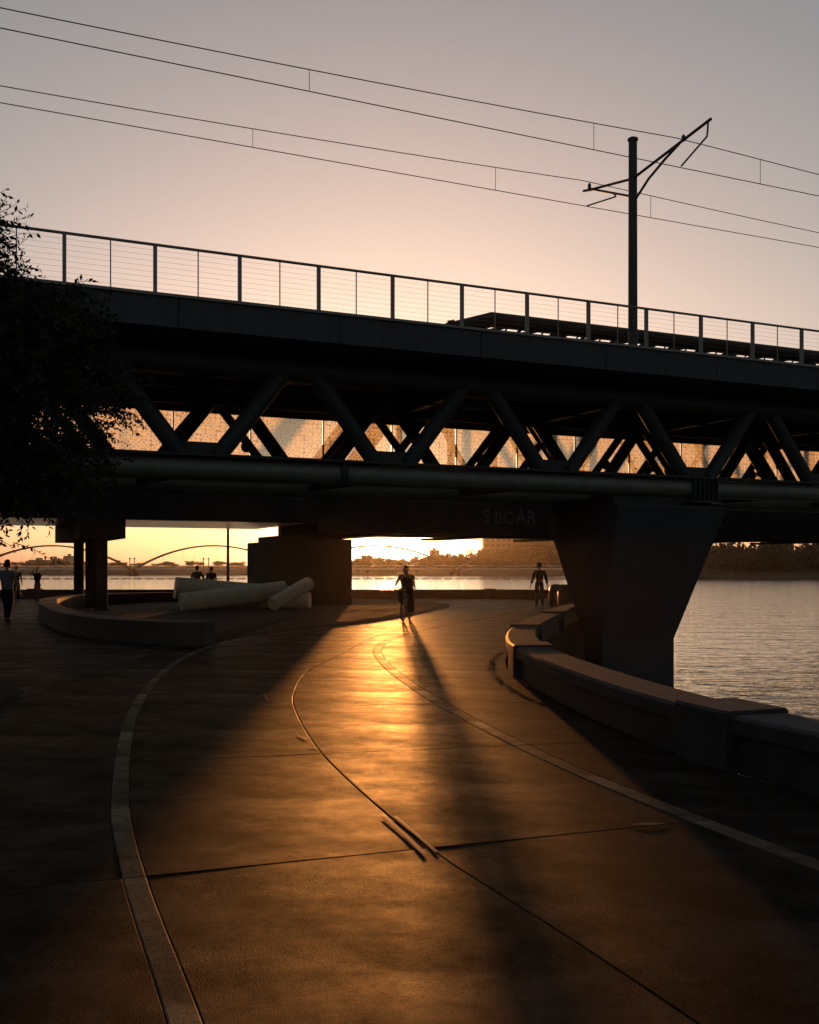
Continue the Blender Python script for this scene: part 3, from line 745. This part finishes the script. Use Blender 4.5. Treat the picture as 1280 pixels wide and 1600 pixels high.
# curved seat wall round the bed
SW = thing('seat_wall', 'curved low concrete seat wall round the planting bed', 'wall')
ctr = [(-4.16, 20.75), (-5.0, 20.95), (-5.97, 21.6), (-6.95, 22.6), (-8.4, 24.8), (-10, 28.2), (-11.6, 32), (-13, 36.4), (-13.3, 40.5), (-12.3, 43.6), (-10, 45.2), (-7.5, 45.6)]
fx = interp(list(enumerate(c[0] for c in ctr))); fy = interp(list(enumerate(c[1] for c in ctr)))
N = 90; A = []; B = []
for i in range(N+1):
    t = i/N*(len(ctr)-1); p = Vector((fx(t), fy(t))); d = (Vector((fx(t+.05), fy(t+.05)))-Vector((fx(t-.05), fy(t-.05)))).normalized(); nn = Vector((d.y, -d.x))
    A.append(p-nn*0); B.append(p+nn*.55)
for s in range(6):
    i0, i1 = s*15, s*15+15
    mb = MB(); v = []
    for i in range(i0, i1+1):
        sh = (.02 if i == i0 else -.02 if i == i1 else 0)/.6
        a, b = A[i], B[i]
        if i == i0: a = a+(A[i+1]-a)*.02; b = b+(B[i+1]-b)*.02
        v += [(a.x, a.y, -.03), (b.x, b.y, -.03), (b.x, b.y, .47), (a.x, a.y, .47)]
    n = i1-i0
    mb.add(v, [(4*i+k, 4*i+(k+1) % 4, 4*i+4+(k+1) % 4, 4*i+4+k) for i in range(n) for k in range(4)] + [(3,2,1,0), (4*n, 4*n+1, 4*n+2, 4*n+3)])
    mb.build('wall_segment', M['concrete'], SW, .025)

# ------------------------------------------------------------------ sculpture of leaning cylinders
def cyl(p0, p1, r, label):
    p0, p1 = Vector(p0), Vector(p1); L = (p1-p0).length; q = (p1-p0).to_track_quat('Z', 'Y')
    mb = MB(); mb.lathe([(r*.96, 0.0), (r, .03), (r, L-.03), (r*.96, L)], 32)
    o = mb.build('cylinder_sculpture', M['cylinder']); o.location = p0; o.rotation_euler = q.to_euler()
    return tag(o, label, 'sculpture', 'leaning cylinder sculpture on the bed')
cyl((-8.75, 38.2, .80), (-4.6, 39.6, .42), .41, 'long off-white cylinder at the back, its raised end facing the seat wall')
cyl((-7.75, 34.7, .36), (-4.42, 36.3, .76), .33, 'long off-white cylinder lying in front, sloping up toward the block pier')
cyl((-4.55, 34.0, .34), (-3.48, 35.4, 1.02), .235, 'short off-white cylinder propped up steeply against the block pier')
cyl((-5.3, 36.7, .40), (-3.55, 36.5, .36), .32, 'short off-white cylinder lying flat behind the steeply propped one')

# lamp post at the lake edge
LP = thing('lamp_post', 'slender dark lamp post at the lake edge behind the cylinders', 'lamp post', (-8.9, 50.2, 0))
mb = MB(); mb.path([(0,0,0), (0,0,6.4)], [.075, .05], 12); mb.build('pole', M['dark'], LP)
mb = MB(); mb.lathe([(.17, 0), (.17, .25), (.09, .4)], 12); mb.build('base', M['dark'], LP)
mb = MB(); mb.path([(0,0,6.3), (0,-.3,6.6), (0,-.9,6.65)], .035, 8); mb.build('arm', M['dark'], LP)
mb = MB(); mb.box((-.12, -1.5, 6.58), (.12, -.85, 6.7)); mb.build('lamp_head', M['dark'], LP.children[-1], .02)

# ------------------------------------------------------------------ near tree on the left
def near_tree():
    T = thing('mesquite_tree', 'dark fine-leaved tree overhanging the bridge beside the walk', 'tree', (-8.1, 13.6, 0))
    rnd = random.Random(21)
    mb = MB(); mb.path([(0,0,-.05), (.12,.05,.8), (.05,.1,1.6), (.3,.1,2.4), (.5,.2,3.2)], [.26, .2, .18, .15, .11], 12); mb.build('trunk', M['bark'], T)
    lobes = [(2.0, .2, 3.95, 2.1, 1.7, 1.15), (1.7, .1, 5.1, 1.3, 1.3, .95), (1.6, .3, 5.95, .85, .9, .8), (1.2, .2, 6.1, .8, .8, .6), (.9, 0, 3.1, 2.0, 1.7, .75),
             (-1.2, 0, 4.4, 2.2, 2.0, 1.6), (2.9, .2, 4.75, .95, .9, .55), (2.4, .1, 3.0, 1.5, 1.1, .55), (1.2, .3, 2.55, 1.3, .9, .45)]
    for (cx, cy, cz, rx, ry, rz) in lobes:
        mb = MB(); a = Vector((.3, .1, 2.3)); b = Vector((cx, cy, cz)); m = (a+b)/2+Vector((rnd.uniform(-.2,.2), rnd.uniform(-.2,.2), .25))
        mb.path([a, m, b], [.09, .06, .03], 8)
        for _ in range(7):
            e = b+Vector((rnd.uniform(-rx,rx)*.8, rnd.uniform(-ry,ry)*.8, rnd.uniform(-rz,rz)*.8)); mm = (b+e)/2+Vector((0,0,.12)); mb.path([m.lerp(b, rnd.uniform(.3,1)), mm, e], [.028, .018, .007], 5)
        mb.build('limb', M['bark'], T)
    lf = MB(); tw = MB()
    def twig(p, d, L, nl):
        d = d.normalized(); pts = []; q = Vector(p)
        for i in range(4): pts.append(q.copy()); q = q+d*(L/3); d = (d+Vector((rnd.uniform(-.25,.25), rnd.uniform(-.25,.25), rnd.uniform(-.3,.12)))).normalized()
        tw.path(pts, [.008, .006, .004, .002], 3, False)
        for i in range(nl):
            t = i/nl*2.98; k = int(t); c = pts[k].lerp(pts[k+1], t-k)
            ax = (pts[k+1]-pts[k]).normalized(); s = ax.cross(Vector((rnd.uniform(-1,1), rnd.uniform(-1,1), rnd.uniform(-1,1)))).normalized()
            l = (s*.8+ax*.5+Vector((0,0,-.25))).normalized(); w = l.cross(Vector((rnd.uniform(-1,1), rnd.uniform(-1,1), rnd.uniform(.2,1)))).normalized()
            n = rnd.uniform(.055, .105); h = n*.24
            lf.add([c, c+l*n*.45+w*h, c+l*n, c+l*n*.45-w*h], [(0,1,2,3)])
    for (cx, cy, cz, rx, ry, rz) in lobes:
        vol = rx*ry*rz
        for _ in range(int(170+260*vol)):
            while True:
                p = Vector((rnd.uniform(-1,1), rnd.uniform(-1,1), rnd.uniform(-1,1)))
                if p.length < 1: break
            c = Vector((cx+p.x*rx, cy+p.y*ry, cz+p.z*rz)); out = Vector((p.x, p.y, p.z*.5-.12))
            twig(c, out+Vector((rnd.gauss(0,.4), rnd.gauss(0,.4), rnd.gauss(0,.3))), rnd.uniform(.3, .75), 20)
    # sparse drooping sprays below and at the right edge
    for _ in range(55):
        x = rnd.uniform(.6, 2.6); twig((x, rnd.uniform(-.6,.8), 2.6-.1*x+rnd.uniform(-.45,.2)), Vector((rnd.uniform(.2,1), rnd.uniform(-.3,.3), rnd.uniform(-.8,-.2))), rnd.uniform(.4, .8), 13)
    for _ in range(60):
        z = rnd.uniform(2.9, 5.3); twig((3.3+rnd.uniform(-.3,.45), rnd.uniform(-.7,.8), z), Vector((1, rnd.uniform(-.5,.5), rnd.uniform(-.5,.4))), rnd.uniform(.3, .65), 13)
    for _ in range(26):
        twig((2.9+rnd.uniform(-.2,.55), rnd.uniform(-.4,.5), 5.1+rnd.uniform(-.15,.2)), Vector((1, rnd.uniform(-.3,.3), rnd.uniform(-.05,.5))), rnd.uniform(.4, .7), 14)
    for _ in range(20):
        twig((1.9+rnd.uniform(-.4,.6), rnd.uniform(-.4,.5), 5.85+rnd.uniform(-.3,.4)), Vector((.8, rnd.uniform(-.3,.3), rnd.uniform(.1,.9))), rnd.uniform(.4, .7), 14)
    lo = lf.build('crown', M['leaf'], T); lo['kind'] = 'stuff'
    to = tw.build('twigs', M['bark'], T); to['kind'] = 'stuff'
near_tree()

# ------------------------------------------------------------------ people
def skin_mesh(verts, edges, radii, root, m, name, parent, sub=1):
    me = bpy.data.meshes.new(name); me.from_pydata(verts, edges, [])
    o = bpy.data.objects.new(name, me); col.objects.link(o)
    sk = o.modifiers.new('skin', 'SKIN'); sk.use_smooth_shade = True; sk.branch_smoothing = .3
    for i, d in enumerate(me.skin_vertices[0].data):
        r = radii[i]; d.radius = r if isinstance(r, tuple) else (r, r); d.use_root = (i == root)
    sb = o.modifiers.new('sub', 'SUBSURF'); sb.levels = sub; sb.render_levels = sub
    dg = bpy.context.evaluated_depsgraph_get(); out = bpy.data.meshes.new_from_object(o.evaluated_get(dg))
    bpy.data.objects.remove(o); bpy.data.meshes.remove(me)
    out.materials.clear(); out.materials.append(m)
    for p in out.polygons: p.use_smooth = True
    return link(name, out, parent)
class Graph:
    def __init__(s): s.v = []; s.e = []; s.r = []
    def chain(s, start, pts, rs):
        prev = start
        for p, r in zip(pts, rs):
            s.v.append(tuple(p)); s.r.append(r); i = len(s.v)-1
            if prev is not None: s.e.append((prev, i))
            prev = i
        return prev

def person(label, loc, rz, J, shirt, trousers, skin, h=1.75, hair_len=0, sleeve=.9, stout=1.0, eyes=False, bag=0.0):
    """J: joint positions in metres for a 1.75 m figure that faces local -y."""
    k = h/1.75
    o = thing('person', label, 'person', loc, rz)
    V = lambda n: Vector(J[n])*k
    pel, ch, nk, hd = V('pelvis'), V('chest'), V('neck'), V('head')
    hf = Vector(J.get('look', (0,-1,0))).normalized()
    g = Graph(); S = k*stout
    p0 = g.chain(None, [pel], [(.12*S, .09*S)])
    w = g.chain(p0, [pel.lerp(ch, .45)], [(.085*S, .06*S)])
    c = g.chain(w, [ch], [(.11*S, .07*S)])
    n = g.chain(c, [nk], [.058*k])
    upv = (hd-nk).normalized()
    g.chain(n, [nk+upv*.05*k, hd-upv*.045*k+hf*.015*k, hd+upv*.02*k, hd+upv*.085*k, hd+upv*.115*k], [.056*k, .074*k, .086*k, .075*k, .04*k])
    hdi = len(g.v)-4
    g.chain(hdi, [hd-upv*.03*k+hf*.10*k], [.014*k])
    for s in 'lr':
        sh, el, wr = V('sh_'+s), V('el_'+s), V('wr_'+s)
        a = g.chain(c, [sh, sh.lerp(el, .5), el, el.lerp(wr, .4), wr], [.058*k, .050*k, .040*k, .040*k, .027*k])
        d = (wr-el).normalized(); cur = Vector(J.get('curl_'+s, (0,-.35,-.25)))
        sd_ = d.cross(Vector((1 if s == 'l' else -1, 0, 0)));
        sd_ = sd_.normalized() if sd_.length > .2 else Vector((0,-1,0))
        palm = wr+d*.06*k
        pi = g.chain(a, [palm], [(.034*k, .018*k)])
        for q in range(4):
            b = palm+d*.035*k+sd_*(.026-.0175*q)*k; L = (.036, .042, .040, .031)[q]*k
            g.chain(pi, [b, b+(d+cur*.4).normalized()*L, b+(d+cur*.4).normalized()*L+(d+cur*1.5).normalized()*L*.9], [.0095*k, .009*k, .0075*k])
        b = wr+d*.03*k+sd_*.035*k; g.chain(pi, [b, b+(d+sd_*.8)*.03*k, b+(d*1.0+sd_*.7)*.058*k], [.012*k, .010*k, .008*k])
    for s in 'lr':
        hp, kn, an, to = V('hip_'+s), V('kn_'+s), V('an_'+s), V('toe_'+s)
        g.chain(p0, [hp, hp.lerp(kn, .5), kn, kn.lerp(an, .35), an], [.075*S, .064*S, .05*k, .05*k, .038*k])
    body = skin_mesh(g.v, g.e, g.r, 0, skin, 'body', o)
    # shirt
    g = Graph(); up = (ch-pel).normalized(); f = 1.13
    a = g.chain(None, [pel-up*.05*k, pel.lerp(ch, .45), ch, nk.lerp(ch, .35)], [(.185*S, .15*S), (.165*S, .135*S), (.20*S, .165*S), .12*k])
    for s in 'lr':
        sh, el, wr = V('sh_'+s), V('el_'+s), V('wr_'+s)
        pts = [sh, sh.lerp(el, .5)]; rs = [.094*k, .08*k]
        if sleeve > .5: pts += [el, el.lerp(wr, .8)]; rs += [.058*k, .048*k]
        g.chain(2, pts, rs)
    skin_mesh(g.v, g.e, g.r, 1, shirt, 'shirt', o)
    g = Graph(); g.chain(None, [pel+up*.13*k, pel], [(.16*S, .14*S), (.18*S, .145*S)])
    for s in 'lr':
        hp, kn, an = V('hip_'+s), V('kn_'+s), V('an_'+s)
        g.chain(1, [hp, hp.lerp(kn, .5), kn, kn.lerp(an, .5), an.lerp(kn, .0)], [.125*S, .108*S+bag*.3, .086*S+bag*.6, .078*S+bag, .068*S+bag*.9])
    skin_mesh(g.v, g.e, g.r, 1, trousers, 'trousers', o)
    for s in 'lr':
        an, to = V('an_'+s), V('toe_'+s); g = Graph(); d = (to-an); d.z = 0; d.normalize(); heel = an-d*.05*k
        base = Vector((0, 0, min(an.z, to.z)))
        g.chain(None, [an+Vector((0,0,-.0)), Vector((heel.x, heel.y, an.z-.045*k)), an.lerp(to, .55)+Vector((0,0,-.01*k)), to], [.045*k, .04*k, (.045*k, .036*k), (.036*k, .026*k)])
        skin_mesh(g.v, g.e, g.r, 0, M['rubber'], 'shoe', o)
    hb = MB(); cc = hd+upv*.03*k-hf*.014*k; hb.sphere(cc, .102*k, 14, 10, (.93, 1.0, 1.08))
    if hair_len:
        hb.path([cc-hf*.05*k, cc-hf*.1*k-upv*.06*k, cc-hf*.11*k-upv*(.06+hair_len)*k], [.06*k, .065*k, .03*k], 10)
    # open the face side of the hair
    vs_ = []
    for p in hb.v:
        q = Vector(p)-cc; fr = q.dot(hf)
        if fr > .02*k and q.dot(upv) < .055*k: q = q-hf*(fr-.0)*1.05
        vs_.append(tuple(cc+q))
    hb.v = vs_; hb.build('hair', M['hair'], o)
    rgt = hf.cross(upv)
    for s in (-1, 1):
        e = MB(); e.sphere(hd+rgt*s*.088*k-upv*.005*k, .03*k, 8, 6, (.5, .8, 1.15)); e.build('ear', skin, o)
    if eyes:
        for s in (-1, 1):
            e = MB(); e.sphere(hd+rgt*s*.032*k+hf*.083*k+upv*.012*k, .013*k, 8, 6); e.build('eye', M['hair'], o)
    return o

def stand(step=.0, arms=.0, sway=0.0):
    J = dict(pelvis=(0,0,.95), chest=(0,-.01,1.33), neck=(0,-.0,1.49), head=(0,-.02,1.635), look=(0,-1,0),
             sh_l=(.19,0,1.40), sh_r=(-.19,0,1.40), el_l=(.235+sway,.02+arms,1.11), el_r=(-.235-sway,.02-arms,1.11),
             wr_l=(.26+sway*1.8,-.04+arms*1.6,.87), wr_r=(-.26-sway*1.8,-.04-arms*1.6,.87),
             hip_l=(.09,0,.90), hip_r=(-.09,0,.90), kn_l=(.10,-.03-step*.55,.50), kn_r=(-.10,-.02+step*.35,.50),
             an_l=(.10,.02-step,.085), an_r=(-.10,.02+step*1.05,.085+abs(step)*.12), toe_l=(.12,-.14-step,.03), toe_r=(-.12,-.13+step*1.0,.03))
    return J
# walker close to the left edge of the walk
person('walker in a grey-blue shirt and black trousers mid-stride near the seat wall', (-11.55, 29.4, 0), R(165), stand(.16, .1), M['navy'], M['black'], M['skin'], 1.78, .04, .3, 1.2)
person('person in dark clothes walking beside the lake behind the grey-blue shirted walker', (-17.9, 46.6, 0), R(20), stand(.13, -.08), M['brown'], M['black'], M['skin2'], 1.62, .12, .3)
J = stand(.1, 0); J.update(el_l=(.36,-.12,1.36), wr_l=(.17,-.16,1.58), el_r=(-.36,-.1,1.38), wr_r=(-.15,-.14,1.6))
person('person by the lake with both hands raised to the head', (-17.3, 47.6, 0), R(-15), J, M['black'], M['brown'], M['skin2'], 1.56, 0, .3)
J = stand(.02, 0); J.update(el_l=(.33,-.1,1.12), wr_l=(.2,-.28,1.02), el_r=(-.33,-.1,1.12), wr_r=(-.2,-.28,1.02))
person('broad person standing at the lake wall behind the cylinders', (-10.25, 49.4, 0), R(175), J, M['brown'], M['black'], M['skin'], 1.62, 0, .9, 1.25)
person('slighter person standing at the lake wall beside a broad companion', (-9.58, 49.5, 0), R(190), stand(.02, 0), M['black'], M['black'], M['skin'], 1.58, .14, .9)
person('slim person in tight black clothes walking away toward the lake beside black bins', (5.15, 40.6, 0), R(184), stand(.10, .05, .05), M['black'], M['black'], M['skin'], 1.74, .03, .9, .85)

# cyclist
CX, CY, CR = -.1, 30.35, R(-10)
BK = thing('bicycle', 'dark bicycle ridden toward the camera along the walk', 'bicycle', (CX, CY, 0), CR)
wr_ = .335
for y, nm in ((-.53, 'front'), (.53, 'rear')):
    c = (0, y, wr_)
    ty = MB(); ty.path([(0, y+math.cos(t)*wr_*.94, wr_+.0+math.sin(t)*wr_*.94) for t in [2*math.pi*i/36 for i in range(36)]], .026, 8, closed=True)
    w = ty.build('wheel', M['rubber'], BK)
    rm = MB(); rm.path([(0, y+math.cos(t)*.285, wr_+math.sin(t)*.285) for t in [2*math.pi*i/36 for i in range(36)]], .012, 6, closed=True); rm.build('rim', M['rail'], w)
    sp = MB()
    for i in range(18):
        t = 2*math.pi*i/18; sp.tube((.02*(-1)**i, y, wr_), (0, y+math.cos(t)*.285, wr_+math.sin(t)*.285), .0022, n=4, cap=False)
    sp.tube((-.045, y, wr_), (.045, y, wr_), .022, n=10); sp.build('spokes', M['rail'], w)
fr = MB(); bb = (0, .08, .29); seat = (0, .22, .74); headt = (0, -.36, .80); headb = (0, -.40, .66)
for a, b, r in ((bb, seat, .017), (seat, headt, .016), (bb, headb, .019), (headt, headb, .021)): fr.tube(a, b, r, n=10)
for s in (-1, 1): fr.tube((.02*s, .09, .29), (.06*s, .53, wr_), .010, n=8); fr.tube((.015*s, .22, .72), (.06*s, .53, wr_), .009, n=8)
fr.build('frame', M['dark'], BK)
fk = MB()
for s in (-1, 1): fk.path([(.025*s, -.40, .66), (.055*s, -.43, .58), (.055*s, -.53, wr_)], [.014, .013, .010], 8)
fk.tube((0, -.36, .8), (0, -.335, .90), .015, n=8); fk.build('fork', M['dark'], BK)
hbm = MB(); hbm.path([(-.32, -.26, .95), (-.2, -.30, .95), (-.06, -.335, .90), (.06, -.335, .90), (.2, -.30, .95), (.32, -.26, .95)], .013, 8); hbm.build('handlebar', M['dark'], BK)
sa = MB(); sa.sphere((0, .27, .79), .13, 12, 8, (.55, 1.0, .28)); sa.tube((0, .22, .72), (0, .235, .78), .014, n=8); sa.build('saddle', M['rubber'], BK)
ck = MB(); ck.tube((-.07, .08, .29), (.07, .08, .29), .02, n=10); ck.lathe([(.09, 0), (.09, .006)], 20, Matrix.Translation((.05, .08, .29)) @ Matrix.Rotation(R(90), 4, 'Y'))
ck.tube((.075, .08, .29), (.085, .02, .135), .011, n=6); ck.tube((-.075, .08, .29), (-.085, .14, .445), .011, n=6); ck.build('crank', M['dark'], BK)
for s, y, z in ((1, .02, .135), (-1, .14, .445)):
    pd = MB(); pd.box((s*.09 if s > 0 else -.19, y-.045, z-.012), (.19 if s > 0 else -.09, y+.045, z+.012)); pd.build('pedal', M['rubber'], BK)
J = dict(pelvis=(0,.27,.91), chest=(0,.09,1.22), neck=(0,.02,1.36), head=(0,-.05,1.49), look=(.05,-1,-.1),
         sh_l=(.185,.06,1.29), sh_r=(-.185,.06,1.29), el_l=(.24,-.06,1.08), el_r=(-.28,-.08,1.10), wr_l=(.30,-.22,.985), wr_r=(-.30,-.22,.985),
         curl_l=(0,-.4,-.8), curl_r=(0,-.4,-.8),
         hip_l=(.095,.24,.88), hip_r=(-.095,.24,.88), kn_l=(.15,-.10,.56), kn_r=(-.17,-.16,.78), an_l=(.14,.06,.22), an_r=(-.14,.17,.53), toe_l=(.15,-.08,.165), toe_r=(-.15,.04,.475))
person('cyclist in a dark top and loose trousers riding along the walk', (CX, CY, 0), CR, J, M['brown'], M['black'], M['skin'], 1.75, 0, .3, 1.25, True, .025)

# ------------------------------------------------------------------ bins
def bin_(label, loc, w, h, lid, seed):
    o = thing('trash_bin', label, 'bin', loc, 0); rb = random.Random(seed)
    mb = MB(); n = 26; prof = [(.40, 0), (.46, .05), (.5, .25), (.52, .5), (.5, .68), (.47, .74)] if lid else [(.42, 0), (.5, .08), (.55, .3), (.54, .55), (.5, .75), (.42, .9), (.25, .98), (.05, 1.0)]
    v = []
    for r, z in prof:
        for k in range(n):
            t = 2*math.pi*k/n; q = r*(1+.10*noise.noise(Vector((math.cos(t)*3, math.sin(t)*3, z*4+seed)))+.04*math.sin(k*2.6+z*5)); v.append((q*w*math.cos(t), q*w*math.sin(t), z*h))
    mb.add(v, [(i*n+k, i*n+(k+1) % n, (i+1)*n+(k+1) % n, (i+1)*n+k) for i in range(len(prof)-1) for k in range(n)] + [tuple(n*(len(prof)-1)+k for k in range(n))], True)
    mb.build('bag_liner', M['bag'], o)
    if lid:
        mb = MB(); mb.lathe([(.5*w, .70*h), (.53*w, .72*h), (.53*w, .76*h), (.42*w, .78*h), (.42*w, .96*h), (.36*w, h), (.1*w, h*1.01)], 20); mb.build('lid', M['dark'], o)
bin_('rounded heap of a black bag over a bin beside the walking person', (6.2, 43.3, 0), .58, .86, False, 2)
bin_('bin with a dark lid and glossy black bag liner beside the leaning pier', (5.85, 38.3, 0), .6, .92, True, 5)

# ------------------------------------------------------------------ small things on the walk
def strip(pts, w, h, label, m, nm, grp):
    mb = MB(); v = []
    for i, (x, y) in enumerate(pts):
        a = Vector(pts[max(i-1,0)]); b = Vector(pts[min(i+1,len(pts)-1)]); d = (b-a).normalized(); nn = Vector((d.y, -d.x))*w/2
        v += [(x-nn.x, y-nn.y, .003), (x+nn.x, y+nn.y, .003), (x+nn.x*.7, y+nn.y*.7, h), (x-nn.x*.7, y-nn.y*.7, h)]
    n = len(pts)-1
    mb.add(v, [(4*i+k, 4*i+(k+1) % 4, 4*i+4+(k+1) % 4, 4*i+4+k) for i in range(n) for k in range(4)] + [(3,2,1,0), (4*n,4*n+1,4*n+2,4*n+3)])
    o = mb.build(nm, m); return tag(o, label, 'strip', grp)
def gp(x, y): Y = 1600*CAM_H/(y-885); return ((x-640)/1600*Y, Y)
strip([gp(598,1276), gp(630,1303), gp(662,1335)], .03, .004, 'longer dark cover strip beside the centre joint at the wide cross joint', M['dark'], 'cover_strip', 'cover strips along the centre joint')
strip([gp(617,1276), gp(645,1300), gp(682,1332)], .026, .004, 'dark cover strip lying tight against its longer twin at the centre joint', M['dark'], 'cover_strip', 'cover strips along the centre joint')
strip([gp(466,1150), gp(478,1156)], .026, .004, 'short dark strip angled off the centre joint farther along the walk', M['dark'], 'cover_strip', 'cover strips along the centre joint')
strip([gp(482,1168), gp(497,1169)], .026, .004, 'short pale-edged strip crossing the centre joint', M['dark'], 'cover_strip', 'cover strips along the centre joint')
strip([gp(413,1085), gp(418,1095), gp(429,1096)], .026, .004, 'bent L-shaped strip lying alone on the paving', M['dark'], 'cover_strip', 'cover strips along the centre joint')
# a dry leaf by the cross joint, and a small clump of litter
def leaf_obj(x, y, L, w, rz, label, m):
    mb = MB(); v = []
    for i in range(9):
        t = i/8; h = .003+.0015*math.sin(t*3.1); s = w*math.sin(math.pi*min(max(t,.04),.97))**.8; v += [(L*(t-.5), -s, h+.001), (L*(t-.5), 0, h), (L*(t-.5), s, h+.0008)]
    mb.add(v, [(3*i+k, 3*i+3+k, 3*i+4+k, 3*i+1+k) for i in range(8) for k in range(2)], True)
    o = mb.build('fallen_leaf', m); o.location = (x, y, 0); o.rotation_euler = (0, 0, rz); return tag(o, label, 'leaf')
x, y = gp(1012, 1288); leaf_obj(x, y, .24, .035, .1, 'large dry leaf lying by the wide cross joint', M['leaf_dry'])
x, y = gp(765, 1031); leaf_obj(x, y, .14, .06, .6, 'curled dark leaf on the lit paving near the parapet corner', M['leaf_dry'])
rl = random.Random(31); mb = MB()
cv = interp([(11.9,1.62), (12.5,1.44), (13.6,1.30), (14.8,1.25), (16.5,1.32), (18,1.5), (19.2,1.75)])
for i in range(230):
    y = rl.uniform(11.9, 19.2); x = cv(y)+rl.gauss(0, .028); s = rl.uniform(.01, .035); a = rl.uniform(0, 6.28); z = .003+rl.uniform(0, .004)
    mb.add([(x+s*math.cos(a), y+s*math.sin(a), z), (x+.4*s*math.cos(a+1.6), y+.4*s*math.sin(a+1.6), z+.005), (x-s*math.cos(a), y-s*math.sin(a), z), (x+.4*s*math.cos(a-1.6), y+.4*s*math.sin(a-1.6), z+.004)], [(0,1,2,3)])
o = mb.build('leaf_litter', M['leaf_dry']); o['kind'] = 'stuff'; tag(o, 'curved line of dry leaf litter along the parapet', 'litter')

# ------------------------------------------------------------------ haze
hz = bpy.data.materials.new('evening_haze'); hz.use_nodes = True
hn, hl = hz.node_tree.nodes, hz.node_tree.links; hn.remove(hn['Principled BSDF'])
pv = hn.new('ShaderNodeVolumePrincipled'); pv.inputs['Color'].default_value = (.95, .9, .84, 1)
pv.inputs['Density'].default_value = .00006; pv.inputs['Anisotropy'].default_value = .85
hl.new(pv.outputs[0], hn['Material Output'].inputs['Volume'])
mb = MB(); mb.box((-480, -55, -6), (480, 755, 34)); o = mb.build('haze', hz); o['kind'] = 'stuff'
tag(o, 'thin warm evening haze hanging over the lake', 'haze')
